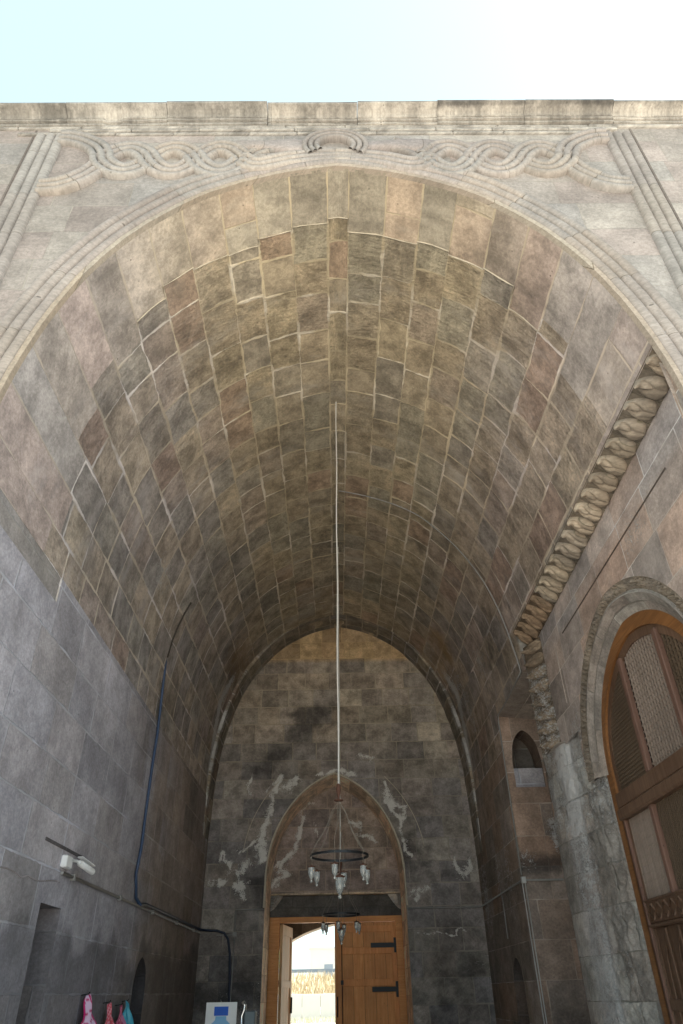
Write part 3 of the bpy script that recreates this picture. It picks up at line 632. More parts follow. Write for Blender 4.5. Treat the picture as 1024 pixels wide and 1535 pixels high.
# --- back wall (y=16.5) with deep arched recess
AC, AH, AZ, AR = -.14, 1.50, 3.6, 2.2
fa = arch_fn(AC, AH, AZ, AR, .35)
def vx(x): return float(np.interp(abs(x), PR[:, 0], PR[:, 1])) if abs(x) < 2.965 else SP
W_STR = [([(408, 1200), (420, 1165), (400, 1180)], .07), ([(445, 1170), (410, 1190), (398, 1245), (392, 1290)], .10), ([(375, 1290), (362, 1310), (366, 1340), (355, 1325)], .09), ([(330, 1290), (336, 1275), (342, 1285), (346, 1300)], .05), ([(360, 1275), (385, 1262)], .04),
         ([(470, 1162), (500, 1156), (528, 1160)], .05), ([(575, 1178), (592, 1215), (604, 1240), (612, 1280)], .08), ([(535, 1130), (552, 1134), (556, 1140)], .06), ([(590, 1205), (606, 1210), (600, 1222)], .06), ([(620, 1350), (628, 1330), (642, 1328)], .09), ([(680, 1290), (690, 1308), (703, 1308), (700, 1296)], .08),
         ([(628, 1395), (650, 1400), (700, 1398)], .03), ([(340, 1315), (310, 1322)], .05), ([(690, 1315), (680, 1285)], .04), ([(720, 1250), (716, 1310)], .04), ([(380, 1158), (376, 1195)], .03)]
W_W = [([tuple(onY(u, v, YB)[[0, 2]]) for u, v in p], w) for p, w in W_STR]
def stain_back(X, Z):
    s = np.zeros(X.shape + (3,)); wx = X + .16 * (fbm(X * 5, Z * 5, 60) - .5) * 2; wz = Z + .16 * (fbm(X * 5, Z * 5, 61) - .5) * 2
    for p, wd in W_W: s[..., 0] = np.maximum(s[..., 0], np.exp(-(seg_dist(wx, wz, p) / (wd * (.35 + 1.1 * fbm(X * 4, Z * 4, 65)))) ** 2) * (.35 + .75 * fbm(X * 7, Z * 7, 64)))
    s[..., 0] += .22 * sstep(.55, .8, fbm(X * 1.2, Z * 1.2, 63)) * sstep(5.8, 3.6, Z)
    s[..., 1] = .36 * np.exp(-((np.hypot(X + .14, (Z - 5.0) * .8) - 1.9) / .45) ** 2) * sstep(.3, .6, fbm(X * 1.5, Z * 1.5, 62)) + .35 * sstep(2.6, 1.4, Z) + .35 * sstep(.5, .7, fbm(X * .9, Z * 1.6, 68))
    s[..., 2] = .5 * sstep(8.2, 8.8, Z) * .9
    return s
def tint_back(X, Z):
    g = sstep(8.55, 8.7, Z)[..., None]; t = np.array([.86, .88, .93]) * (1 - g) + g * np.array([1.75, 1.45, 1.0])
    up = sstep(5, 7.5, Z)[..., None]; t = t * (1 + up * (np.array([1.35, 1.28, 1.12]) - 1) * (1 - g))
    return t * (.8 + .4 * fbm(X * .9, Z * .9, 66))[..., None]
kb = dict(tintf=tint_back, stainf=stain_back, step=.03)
mb = MB()
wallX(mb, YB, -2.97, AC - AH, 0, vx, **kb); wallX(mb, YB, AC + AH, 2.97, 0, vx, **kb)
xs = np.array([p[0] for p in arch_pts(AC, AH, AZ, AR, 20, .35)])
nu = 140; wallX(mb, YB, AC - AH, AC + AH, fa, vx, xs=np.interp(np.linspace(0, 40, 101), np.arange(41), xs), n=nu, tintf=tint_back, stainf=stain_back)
part(mb, 'back_wall', M['back'])
YD = 17.62
mb = MB()
pth = [(AC - AH, 0)] + arch_pts(AC, AH, AZ, AR, 20, .35) + [(AC + AH, 0)]
reveal(mb, pth, lambda x, z: (x, YB, z), lambda x, z: (AC + (x - AC) * .985, YD, AZ + (z - AZ) * .985 if z > AZ else z), tint=(2.5, 2.2, 1.85), flip=True)  # tint raised: light on the underside put into its colour
part(mb, 'arch_reveal', M['tuff'], label='pale brown underside of the small pointed arch above the door')
mb = MB(); mb.tube([(x, YB - .004, z) for x, z in [(AC - AH - .01, z) for z in (3.1, 3.35)] + [(x * 1.005, z + .012) for x, z in arch_pts(AC, AH, AZ, AR, 24, .35)] + [(AC + AH + .01, z) for z in (3.35, 3.1)]], [.018 + .012 * vnoise(i * .9, 0, 3) for i in range(53)], 6); part(mb, 'lit_arch_bead', M['pointing'], label='pale bead added for the light along the small pointed arch')  # bead added, light on the arch edge put into its pale colour
# tympanum
T_STR = [([(455, 1222), (450, 1240), (443, 1262), (440, 1275)], .09), ([(440, 1275), (425, 1290), (418, 1302), (432, 1305), (420, 1318), (408, 1330)], .10), ([(540, 1246), (555, 1252), (563, 1262)], .07), ([(478, 1204), (460, 1206), (452, 1220)], .04), ([(520, 1232), (545, 1238)], .04), ([(470, 1235), (474, 1262)], .03), ([(405, 1302), (440, 1278)], .05)]
W_T = [([tuple(onY(u, v, YD)[[0, 2]]) for u, v in p], w) for p, w in T_STR]
def stain_t(X, Z):
    s = np.zeros(X.shape + (3,)); wx = X + .14 * (fbm(X * 5, Z * 5, 70) - .5) * 2; wz = Z + .14 * (fbm(X * 5, Z * 5, 71) - .5) * 2
    for p, wd in W_T: s[..., 0] = np.maximum(s[..., 0], np.exp(-(seg_dist(wx, wz, p) / (wd * (.35 + 1.1 * fbm(X * 4, Z * 4, 65)))) ** 2) * (.35 + .75 * fbm(X * 7, Z * 7, 64)))
    s[..., 1] = .3 * fbm(X * 1.4, Z * 1.4, 73); return s
mb = MB(); wallX(mb, YD - .02, AC - AH, AC + AH, 3.47, fa, xs=np.interp(np.linspace(0, 40, 101), np.arange(41), xs), n=90, tintf=lambda X, Z: np.ones(X.shape + (3,)) * np.array([1.1, 1., .98]), stainf=stain_t)
mb.box((AC - AH, YD - .06, 3.44), (AC + AH, YD + .3, 3.47), tint=(1.6, 1.45, 1.2))
part(mb, 'tympanum', M['back'], label='blind stone panel with white salt streaks above the door')
mb = MB(); mb.box((AC - AH - .02, YD + .10, 3.02), (AC + AH + .02, YD + .5, 3.44), bev=.01); part(mb, 'lintel', M['dark_stone'])
for sx in (-1, 1):
    mb = MB(); G = np.zeros((8, 10, 3))
    for i in range(8):
        for j in range(10):
            t = j / 9; a = i / 7; w_ = .30 * t ** .7; G[i, j] = (AC + sx * (AH - .02 - w_ * a), YD + .09 - .10 * math.sin(a * 3) * t, 3.13 + .32 * t)
    mb.grid(G, smooth=True, stain=(.35, 0, 0), tint=(1.4, 1.35, 1.3)); part(mb, 'corbel', M['tuff'])

# relieving-arch joint: a mortar bead standing on the wall
mb = MB(); pts = [(p[0], YB - .001, p[1]) for p in arch_pts(AC - .02, 2.02, 3.9, 2.5, 30, .5) if p[1] > 4.2]
mb.tube([p for p in pts if p[0] < -1.35], .007, 5); part(mb, 'arch_joint', M['pointing'], label='pale curved mortar line, left half of the relieving arch'); mb = MB(); mb.tube([p for p in pts if p[0] > .95], .008, 5)
part(mb, 'arch_joint', M['pointing'], label='pale curved mortar line, right half of the relieving arch')

# --- wooden door in the back wall
YW = YD + .12
mb = MB(); x0, x1 = AC - AH + .0, AC + AH
mb.box((x0, YW, 0), (x0 + .24, YW + .18, 3.04), bev=.008); mb.box((x1 - .17, YW, 0), (x1, YW + .18, 3.04), bev=.008); mb.box((x0 + .24, YW + .002, 2.91), (x1 - .17, YW + .178, 3.04), bev=.008)
dfr = part(mb, 'door_frame', M['door_rail'])
lx0, lx1 = -.17, x1 - .172
mb = MB()
npl = 5
for i in range(npl):
    a = lx0 + .16 + (lx1 - lx0 - .16) * i / npl; b = a + (lx1 - lx0 - .16) / npl - .006
    mb.box((a, YW + .06, .02), (b, YW + .10, 2.905), tint=np.ones(3) * (.88 + .2 * random.random()), bev=.003)
mb.box((lx0 + .02, YW + .075, .03), (lx1 - .02, YW + .095, 2.9), tint=(.25, .22, .2)); mb.box((lx0, YW + .035, .02), (lx0 + .15, YW + .11, 2.905), bev=.006, tint=(.85, .8, .8)); mb.box((lx1 - .10, YW + .04, .02), (lx1, YW + .0595, 2.905), bev=.005, tint=(.95, .9, .9))
for z in (2.78, 2.37, 1.79, 1.0, .2): mb.box((lx0 + .155, YW + .038, z - .07), (lx1 - .105, YW + .0595, z + .055), bev=.006, tint=(1.05, 1., 1.))
right_leaf = part(mb, 'door_leaf', M['door_wood'], label='closed right door leaf with black strap hinges')
def child(mb, name, mat, par):
    o = mb.build(name, mat, par); o.matrix_parent_inverse = Matrix.Translation((0, 0, 0)); return o
for z in (2.46, 1.66, .7):
    mb = MB(); mb.box((lx1 - .56, YW + .022, z - .045), (lx1 - .05, YW + .0365, z + .045), bev=.003); mb.box((lx1 - .05, YW + .014, z - .14), (lx1 + .03, YW + .0365, z + .14), bev=.003)
    child(mb, 'hinge_strap', M['black_iron'], right_leaf)
mb = MB(); mb.tube([(lx0 + .155, YW + .025, z) for z in (.9, 1.75, 1.80, 2.6)], .009, 6)
for z in (1.79, 2.72): mb.box((lx0 + .125, YW + .0, z - .04), (lx0 + .185, YW + .034, z + .04), bev=.004)
child(mb, 'door_bolt', M['black_iron'], right_leaf)
mb = MB(); mb.tube([(lx0 + .05, YW + .035, 1.2), (lx0 + .05, YW - .01, 1.24), (lx0 + .05, YW - .01, 1.5), (lx0 + .05, YW + .035, 1.54)], .014, 8); child(mb, 'door_handle', M['black_iron'], right_leaf)
# open left leaf swung outwards
mb = MB(); hx = x0 + .245; ang = math.radians(83)
def rotp(a, b, tint=None, bev=.004):
    s0 = len(mb.v); mb.box(a, b, tint=tint, bev=bev); V = mb.v[-1]; x = V[:, 0].copy(); y = V[:, 1].copy()
    V[:, 0] = hx + x * math.cos(ang) - y * math.sin(ang); V[:, 1] = YW + .14 + x * math.sin(ang) + y * math.cos(ang)
for i in range(5): rotp((.0 + i * .25, -.04, .02), (.244 + i * .25, 0, 2.9), tint=np.ones(3) * (.9 + .2 * random.random()))
for z in (2.75, 1.8, .9): rotp((.05, .0005, z - .06), (1.2, .02, z + .06))
rotp((.0, -.062, .02), (.14, -.0405, 2.9)); rotp((1.11, -.062, .02), (1.245, -.0405, 2.9)); rotp((.145, -.06, 2.7), (1.105, -.0405, 2.9)); rotp((.145, -.06, 1.72), (1.105, -.0405, 1.85))
left_leaf = part(mb, 'door_leaf', M['leaf_pale'], label='open left door leaf of pale sunlit pine')
s_ = mb; mb = MB(); rotp((1.15, -.10, 1.25), (1.2, -.063, 1.55), bev=.01); child(mb, 'door_handle', M['black_iron'], left_leaf)

# passage behind the door and outer arch
mb = MB(); YO = 21.0; po = arch_fn(.1, 2.35, 1.55, 1.60, .2)
reveal(mb, [(-2.25, 0), (-2.25, 3.35), (2.45, 3.35), (2.45, 0)], lambda x, z: (x, YW + .19, z), lambda x, z: (x, YO, z), tint=(.8, .75, .7), flip=True)
wallX(mb, YO, -2.25, 2.45, po, 3.35, step=.05, n=6, tintf=lambda X, Z: np.ones(X.shape + (3,)) * .5)
reveal(mb, [(-2.25, 0)] + arch_pts(.1, 2.35, 1.55, 1.60, 16, .2) + [(2.45, 0)], lambda x, z: (x, YO, z), lambda x, z: (x, YO + .7, z), flip=True)
wallX(mb, YW + .19, -3.2, x0, 0, 3.5, step=.5); wallX(mb, YW + .19, x1, 3.4, 0, 3.5, step=.5); wallX(mb, YW + .188, x0, x1, 3.03, 3.5, step=.5)
part(mb, 'passage', M['sunlit'], fix=False)
mb = MB()
# outer shell: rear face with the arch, sides, roof
fz = lambda x: po(x)
wallX(mb, YO + .7, -9, -2.25, 0, 10.6, step=1.); wallX(mb, YO + .7, 2.45, 9, 0, 10.6, step=1.); wallX(mb, YO + .7, -2.25, 2.45, po, 10.6, step=.1, n=10)
wallY(mb, -9, YF, YO + .7, 0, 10.6, step=1.); wallY(mb, 9, YF, YO + .7, 0, 10.6, step=1.)
part(mb, 'outer_wall', M['sunlit'])
mb = MB(); mb.grid(np.array([[(x, y, 10.6) for y in (YF + .05, YO + .7)] for x in (-9, 9)])); part(mb, 'roof', M['tuff'])

# --- facade
ZT = 10.60
def tint_f(X, Z): return np.ones(X.shape + (3,)) * (.90 + .2 * fbm(X * .6, Z * .8, 80))[..., None] * np.array([1, .985, .975])
def stain_f(X, Z):
    s = np.zeros(X.shape + (3,)); s[..., 1] = .30 * sstep(9.9, 10.6, Z) * fbm(X * 2.2, Z * 1., 81); s[..., 2] = .22 * sstep(9.6, 10.5, Z) * fbm(X * 1.4, Z * 2, 82); return s
mb = MB()
wallX(mb, YF, -9, -2.97, 0, ZT, step=.25, tintf=tint_f, stainf=stain_f); wallX(mb, YF, 2.97, 9, 0, ZT, step=.25, tintf=tint_f, stainf=stain_f)
fx = np.r_[-PR[::-1, 0], PR[1:, 0]]
wallX(mb, YF, -2.97, 2.97, vx, ZT, xs=fx, n=24, tintf=tint_f, stainf=stain_f)
part(mb, 'facade_wall', M['facade'])

def ribs(w, n=3, h=.055, base=.0, groove=.012, k=6):
    """profile of n half-round rolls over width w: list of (offset, height)"""
    p = [(0, -.01)]; rw = w / n
    for i in range(n):
        for j in range(k + 1):
            a = math.pi * j / k; x = i * rw + rw * (.5 - .46 * math.cos(a)); p.append((x, base + h * (math.sin(a) ** .75)))
        if i < n - 1: p.append(((i + 1) * rw, base - groove * .3))
    p.append((w, -.01)); return p
def sweep(mb, path, prof, lift=None, Y=YF, center=True, seed=0, tint=None, wob=.006):
    P = resample(path, .03); n = len(P); T = np.gradient(P, axis=0); T /= np.linalg.norm(T, axis=1)[:, None] + 1e-9; Nn = np.stack([-T[:, 1], T[:, 0]], 1)
    w_ = prof[-1][0]; L = np.r_[0, np.cumsum(np.hypot(*np.diff(P, axis=0).T))]
    G = np.zeros((n, len(prof), 3)); UV = np.zeros((n, len(prof), 2)); lf = np.zeros(n) if lift is None else np.array([lift(l, l / L[-1]) for l in L])
    for j, (o, h) in enumerate(prof):
        off = o - (w_ / 2 if center else 0); edge = j in (0, len(prof) - 1)
        er = (fbm(L * 1.7 + seed, L * 0 + j * .35, 90) - .5) * wob * 2 + (fbm(L * 9, L * 0 + j * .9 + seed, 91) - .5) * wob
        G[:, j, 0] = P[:, 0] + Nn[:, 0] * off; G[:, j, 2] = P[:, 1] + Nn[:, 1] * off
        G[:, j, 1] = Y + (.012 if edge else 0) - (0 if edge else 1) * (h + lf + er)
        UV[:, j, 0] = L + seed * 1.37; UV[:, j, 1] = j * .01
    mb.grid(G, UV, tint, smooth=True)
# arch moulding
outl = np.r_[np.stack([-PR[::-1, 0], PR[::-1, 1]], 1), np.stack([PR[1:, 0], PR[1:, 1]], 1)]
outl = np.r_[[(-2.97, 0)], outl, [(2.97, 0)]]
T = np.gradient(outl, axis=0); T /= np.linalg.norm(T, axis=1)[:, None]; Nn = np.stack([-T[:, 1], T[:, 0]], 1)
mid = outl + Nn * .225
mb = MB()
for sgn in (-1, 1):
    q = mid[mid[:, 0] * sgn >= -1e-6]; q = q if sgn < 0 else q
    sweep(mb, q, ribs(.37, 3, .040, .012, .02), seed=3 + sgn, tint=(1.0, .98, .97))
part(mb, 'arch_moulding', M['moulding'], label='triple roll moulding following the pointed arch')
mb = MB()
e0 = outl.copy(); e1 = outl + Nn * .045
for sgn in (-1, 1):
    m_ = outl[:, 0] * sgn >= -1e-6
    a, b = resample(e0[m_], .1), None; P0 = e0[m_]; P1 = e1[m_]
    wv = .006 * np.array([vnoise(i * .7, 0, 4) for i in range(len(P0))])
    G = np.stack([np.stack([P0[:, 0], np.full(len(P0), YF + .03), P0[:, 1]], 1), np.stack([P0[:, 0], YF - .028 - wv, P0[:, 1]], 1), np.stack([P1[:, 0], YF - .034 - wv, P1[:, 1]], 1), np.stack([P1[:, 0], np.full(len(P0), YF + .005), P1[:, 1]], 1)], 1)
    G[:, 0, 0] *= .9985; mb.grid(G, None, (1.12, 1.05, .93))
part(mb, 'arch_fillet', M['moulding'])
# side frames
for sgn, xa, xb in ((-1, -3.735, -3.37), (1, 3.33, 3.68)):
    mb = MB(); xc = (xa + xb) / 2
    sweep(mb, [(xc, 0), (xc, 10.34)], ribs(abs(xb - xa), 3, .045, .010, .02), seed=sgn * 5 + 9); part(mb, 'frame_moulding', M['moulding'], label='triple roll moulding rising up the %s side of the facade' % ('left' if sgn < 0 else 'right'))
for sgn, x in ((-1, -3.78), (1, 3.72)):
    mb = MB(); mb.box((x - .012, YF - .006, 0), (x + .012, YF + .01, 10.5), tint=(.55, .52, .5)); part(mb, 'frame_line', M['moulding'])  # groove beside the rolls: its shade tinted onto a thin strip
# interlace: two strands per side weaving round the loops
mb = MB(); SW = .30; zc = 9.73
for sgn in (-1, 1):
    cxs = [2.50, 1.94, 1.38]           # loop centres
    half = .28
    def strand(ph):
        pts = []
        for x in np.linspace(2.78, 1.10, 60): pts.append((x, zc + ph * .285 * math.sin((x - 2.78) / half * math.pi / 2) * 1.0))
        return pts
    def lift(ph):
        def f(l, t): return .018 + .020 * math.cos(t * 3 * math.pi + (0 if ph > 0 else math.pi)) if t < 1 else 0
        return f
    for ph in (1, -1):
        m_ = strand(ph)
        m_ = [(x, zc + ph * .255 * math.copysign(abs(math.cos((x - 2.5) / .56 * math.pi)) ** .8, math.cos((x - 2.5) / .56 * math.pi))) for x in np.linspace(2.78, 1.10, 70)]
        # outer ends: up to the frame's head, down to the frame's foot
        if ph > 0:   # continues down-out
            pre = catmull([(3.39, 9.14), (3.25, 9.145), (3.08, 9.19), (2.9, 9.38), (2.8, 9.60), (2.78, 9.72)], 8)
            post = catmull([(1.10, 9.72), (1.0, 9.92), (.86, 10.02), (.70, 10.08)], 6)
        else:
            pre = catmull([(3.39, 10.26), (3.25, 10.26), (3.08, 10.20), (2.9, 10.04), (2.8, 9.84), (2.78, 9.72)], 8)
            post = catmull([(1.10, 9.72), (1.0, 9.60), (.84, 9.58), (.55, 9.72), (.25, 9.80), (0, 9.82)], 6)
        q = [tuple(p) for p in pre[:-1]] + m_ + [tuple(p) for p in post[1:]]
        q = [(p[0] * sgn - .03, p[1]) for p in q]
        if sgn < 0: q = q[::1]
        cross = ph
        sweep(mb, q, ribs(SW, 3, .048, .008, .03), lift=lambda l, t, c=cross: .014 + .014 * math.sin(l / .66 * math.pi + (0 if c > 0 else math.pi)) * min(1, l / .3), seed=ph * 2 + sgn * 4, wob=.006)
part(mb, 'interlace_band', M['moulding'], label='worn interlaced knotwork carved in relief above the arch')
mb = MB()   # centre knot
q = [(-.03 + .30 * math.cos(a), 10.02 + .27 * math.sin(a)) for a in np.linspace(-.2 * math.pi, 1.2 * math.pi, 40)]
sweep(mb, q, ribs(.22, 3, .045, .02, .014), lift=lambda l, t: .02, seed=8, wob=.006)
q = catmull([(-.95, 9.76), (-.6, 9.84), (-.35, 9.95), (-.1, 9.93), (.15, 9.84), (.5, 9.80), (.95, 9.70)], 8); sweep(mb, q, ribs(.16, 2, .03, .012, .012), seed=18, wob=.006)
part(mb, 'centre_knot', M['moulding'])
mb = MB()   # eroded patches either side of the knot
for cx, w_, h_ in ((-.84, .52, .13), (.84, .56, .12)):
    n, m = 24, 12; G = np.zeros((n, m, 3))
    for i in range(n):
        for j in range(m):
            a = i / (n - 1) * 2 - 1; b = j / (m - 1) * 2 - 1; k_ = max(0, 1 - a ** 4) ** .5 * max(0, 1 - b ** 4) ** .5
            G[i, j] = (cx + a * w_ * (1 - .05 * math.sin(b * 5)), YF + .012 - .085 * k_ - .01 * vnoise(np.array(i * .4), np.array(j * .5), 3), 10.03 + b * (h_ + .03 * math.sin(a * 4 + cx)))
    mb.grid(G, None, (.93, .92, .95), smooth=True)
part(mb, 'eroded_relief', M['moulding'])
# frieze lines under the cornice
mb = MB()
for z, h, d in ((10.36, .05, .022), (10.43, .06, .035), (10.51, .05, .028)):
    x = -8.9
    while x < 8.9:
        L = .6 + .7 * random.random()
        if not (abs(x + L / 2) > 3.4 and z < 10.45) : mb.box((x, YF - d - .008 * random.random(), z), (x + L - .004, YF + .02, z + h), tint=np.ones(3) * (.86 + .18 * random.random()), bev=.012)
        x += L
part(mb, 'frieze_moulding', M['cornice'])
# cornice blocks
cp = [(0, 10.555), (.045, 10.56), (.05, 10.59), (.02, 10.595), (.02, 10.61), (.07, 10.615), (.075, 10.64), (.04, 10.645), (.04, 10.66), (.075, 10.665), (.08, 10.69), (.095, 10.715), (.13, 10.735), (.18, 10.75), (.21, 10.757), (.215, 10.785), (.15, 10.80), (-.6, 10.80)]
mb = MB(); x = -9.
while x < 9:
    L = .95 + .35 * random.random(); dz = (random.random() - .5) * .022 + (.02 if x > 1.1 else 0); dd = (random.random() - .5) * .02; tn = .94 + .1 * random.random()
    n = int(L / .05) + 1; G = np.zeros((n, len(cp), 3)); xs_ = np.linspace(x, x + L - .006, n)
    for j, (d, z) in enumerate(cp):
        er = (fbm(xs_ * 3, xs_ * 0 + j * .4, 95) - .5) * .022 + (fbm(xs_ * 1.1, xs_ * 0 + 3, 97) > .66) * (-.02) * (0 < d < .09)
        G[:, j, 0] = xs_; G[:, j, 1] = YF - max(-.6, d + (dd if d > 0 else 0)) - (er if 0 < d < .215 else 0); G[:, j, 2] = z + dz + (er * .3 if d > .2 else 0)
    stc = np.zeros(G.shape); stc[..., 1] = .45 * sstep(10.755, 10.775, G[..., 2]) + .22 * sstep(.45, .7, fbm(G[..., 0] * 1.6, G[..., 2] * 3, 99)) + .25 * sstep(10.66, 10.60, G[..., 2]) * vnoise(G[..., 0] * 2, G[..., 2], 4); mb.grid(G, np.stack([G[..., 0], G[..., 2] + G[..., 1]], -1), (tn, tn * .98, tn * .95), stc, smooth=False)
    for e in (0, n - 1): b = mb.n; mb.add(G[e], [tuple(range(len(cp)))], None, (tn * .8,) * 3)
    x += L
part(mb, 'cornice', M['cornice'])

# --- arched wooden lattice door in the right portal
XW = 3.27
LZ = 3.50
def wring(half, rise, c=PC): return aring(c, half, 3.75, rise, k=.1, n=24, foot=0)
mb = MB()
def solid_band(mb, a, b, x0, x1, **kw):
    A = np.array(a); B = np.array(b); G = np.zeros((len(A), 4, 3))
    for j, (q, x) in enumerate(((A, x1), (A, x0), (B, x0), (B, x1))): G[:, j, 0] = x; G[:, j, 1:] = q
    mb.grid(G, np.stack([G[..., 1] + G[..., 0], G[..., 2]], -1), closev=True, **kw)
solid_band(mb, wring(1.56, 1.40), wring(1.39, 1.17), XW, XW + .12)
lat = part(mb, 'lattice_door', M['arch_wood'], label='arched wooden portal door with lattice screens')
mb = MB(); solid_band(mb, wring(1.392, 1.172), wring(1.31, 1.06), XW + .03, XW + .12); child(mb, 'inner_frame', M['old_wood'], lat)
fin = arch_fn(PC, 1.36, 3.75, 1.11, .1)
yl, yr = PC - 1.36, PC + 1.36
for y in (7.585, 6.57): mb = MB(); mb.box((XW - .005, y - .045, 3.5), (XW + .06, y + .045, fin(y) - .0), bev=.01); child(mb, 'mullion', M['red_wood'], lat)
for y in (7.76, 6.35): mb = MB(); mb.box((XW + .0, y - .04, 2.36), (XW + .06, y + .04, 3.22), bev=.008); child(mb, 'mullion', M['red_wood'], lat)
mb = MB(); mb.box((XW + .0, yr - .02, 0), (XW + .06, yr + .06, 3.3), bev=.008); child(mb, 'mullion', M['red_wood'], lat)
mb = MB()
mb.box((XW - .02, yl, 3.33), (XW + .05, yr + .05, 3.50), bev=.012); mb.box((XW - .045, yl, 3.20), (XW + .06, yr + .05, 3.325), bev=.02)
child(mb, 'transom', M['old_wood'], lat)
mb = MB(); mb.box((XW + .015, yl, 2.16), (XW + .05, yr + .02, 2.37), bev=.008)
y = yl + .05
while y < yr - .1:
    for s1, s2 in ((0, 1), (1, 0)):
        mb.tube([(XW + .012, y, 2.19 + .14 * s1), (XW + .012, y + .16, 2.19 + .14 * s2)], .014, 5)
    y += .18
mb.box((XW - .0, yl, 2.12), (XW + .05, yr + .03, 2.155), bev=.01); mb.box((XW - .0, yl, 2.355), (XW + .05, yr + .03, 2.385), bev=.01)
child(mb, 'carved_rail', M['old_wood'], lat)
def lattice(y0, y1, z0, ztop, dy, dz, r, mat, beads=False, slant=0.):
    mb = MB(); x = XW + .05; y = y0 + dy / 2
    while y < y1:
        zt = ztop(y) if callable(ztop) else ztop
        if zt > z0 + .05:
            mb.box((x - r, y - r, z0), (x + r, y + r, zt), tint=np.ones(3) * (.93 + .14 * random.random()))
            if beads:
                z = z0 + dz / 2
                while z < zt - dz / 2: mb.box((x - r * 1.9, y - r * 1.9, z - r * 1.5), (x + r * 1.9, y + r * 1.9, z + r * 1.5)); z += dz
        y += dy
    z = z0 + dz
    tmax = max(ztop(t) for t in np.linspace(y0, y1, 9)) if callable(ztop) else ztop
    while z < tmax:
        if callable(ztop):
            ys = [t for t in np.linspace(y0, y1, 60) if ztop(t) > z]
            a, b = (min(ys), max(ys)) if ys else (0, 0)
        else: a, b = y0, y1
        if b - a > .03: mb.box((x - r * .7, a, z - r * .75), (x + r * .7, b, z + r * .75), tint=(.85, .82, .8))
        z += dz
    return child(mb, 'lattice_screen', mat, lat)
lattice(6.625, 7.53, 3.5, fin, .068, .068, .0105, M['lath'])
lattice(7.64, yr, 3.5, fin, .040, .042, .008, M['dark_lath'], True)
lattice(yl, 6.515, 3.5, fin, .068, .068, .0105, M['dark_lath'])
lattice(7.81, yr - .02, 2.386, 3.2, .042, .08, .011, M['lath'])
lattice(6.40, 7.71, 2.386, 3.2, .042, .30, .011, M['dark_lath'])
lattice(yl, 6.30, 2.386, 3.2, .042, .08, .011, M['dark_lath'])
mb = MB(); mb.box((XW + .045, yl, 0), (XW + .09, yr + .03, 2.15))
for y in np.arange(yl + .08, yr, .33):
    mb.box((XW + .02, y - .03, .1), (XW + .044, y + .03, 2.11), bev=.01); mb.tube([(XW + .03, y, 2.1), (XW + .035, y + .13, 1.85), (XW + .035, y + .16, 1.3), (XW + .035, y + .16, .6)], .014, 5)
for z in (1.45, .8): mb.box((XW + .015, yl, z - .05), (XW + .04, yr, z + .05), bev=.01)
child(mb, 'door_panel', M['old_wood'], lat)
mb = MB(); mb.box((XW + .6, yl - .3, 0), (XW + .62, yr + .5, 5.3)); mb.box((XW + .125, yr + .12, 0), (XW + .62, yr + .14, 5.3)); mb.box((XW + .125, yl - .3, 5.2), (XW + .6, yr + .5, 5.25)); mb.box((XW + .125, yl - .32, 0), (XW + .62, yl - .3, 5.3))
part(mb, 'portal_room', M['dark_room'])

# ================================================================== ground
mb = MB(); mb.grid(np.array([[(x, y, 0.) for y in np.r_[-900, -60, 23.2, 60, 1200]] for x in (-900, -40, 40, 900)]))
tag(mb.build('ground', M['ground']), kind='structure')
mb = MB(); mb.grid(np.array([[(x, y, .004) for y in (-25., 4.16, 23.)] for x in (-14., 14.)]), np.array([[(x, y) for y in (-25., 4.16, 23.)] for x in (-14., 14.)]))
tag(mb.build('courtyard_paving', M['paving']), kind='structure')

# ================================================================== chandeliers
def make_chandelier(x, y, ztop, zhub, zring, R, label):
    root = empty('chandelier', (x, y, zring), label, 'chandelier', 'ring chandeliers hanging in the vault')
    def ch(mb, name, mat, par=root): return mb.build(name, mat, par)
    mb = MB(); n = 14; mb.tube([(.005 * math.sin(i * 1.3) * (0 < i < n) + .04 * (i / n), .0, zhub - zring + (ztop - zhub) * i / n) for i in range(n + 1)], .009, 8); ch(mb, 'rope', M['rope'])
    mb = MB(); mb.lathe([(.012, .16), (.022, .15), (.03, .10), (.018, .05), (.012, .0), (.05, -.012), (.052, -.022), (.012, -.03)], (0, 0, zhub - zring - .16), 14); ch(mb, 'ceiling_hub', M['rust_iron'])
    mb = MB(); prof = []
    G = np.zeros((48, 4, 3))
    for i in range(48):
        a = 2 * math.pi * i / 48
        for j, (dr, dz) in enumerate(((0, -.012), (0, .012), (-.012, .012), (-.012, -.012))): G[i, j] = ((R + dr) * math.cos(a), (R + dr) * math.sin(a), dz)
    mb.grid(G, smooth=False, closeu=True, closev=True, flip=True); ch(mb, 'ring', M['black_iron'])
    hz = zhub - zring - .17
    for i in range(6):
        a = 2 * math.pi * (i + .35) / 6; px, py = R * math.cos(a), R * math.sin(a); mb = MB()
        m_ = 9; mb.tube([(px * t + .012 * math.sin(t * 9 + i), py * t, hz * (1 - t)) for t in np.linspace(.08, 1, m_)], .0035, 5)
        mb.tube([(px, py, 0), (px + .004, py, -.11)], .003, 5); ch(mb, 'chain', M['chain'])
        lamp(root, px, py, -.11, .85)
    mb = MB(); mb.tube([(0, 0, hz), (.008, 0, hz * .5), (0, 0, -.19)], .003, 5); ch(mb, 'chain', M['chain']); lamp(root, 0, 0, -.19, 1.2)
    return root
_lamp = {}
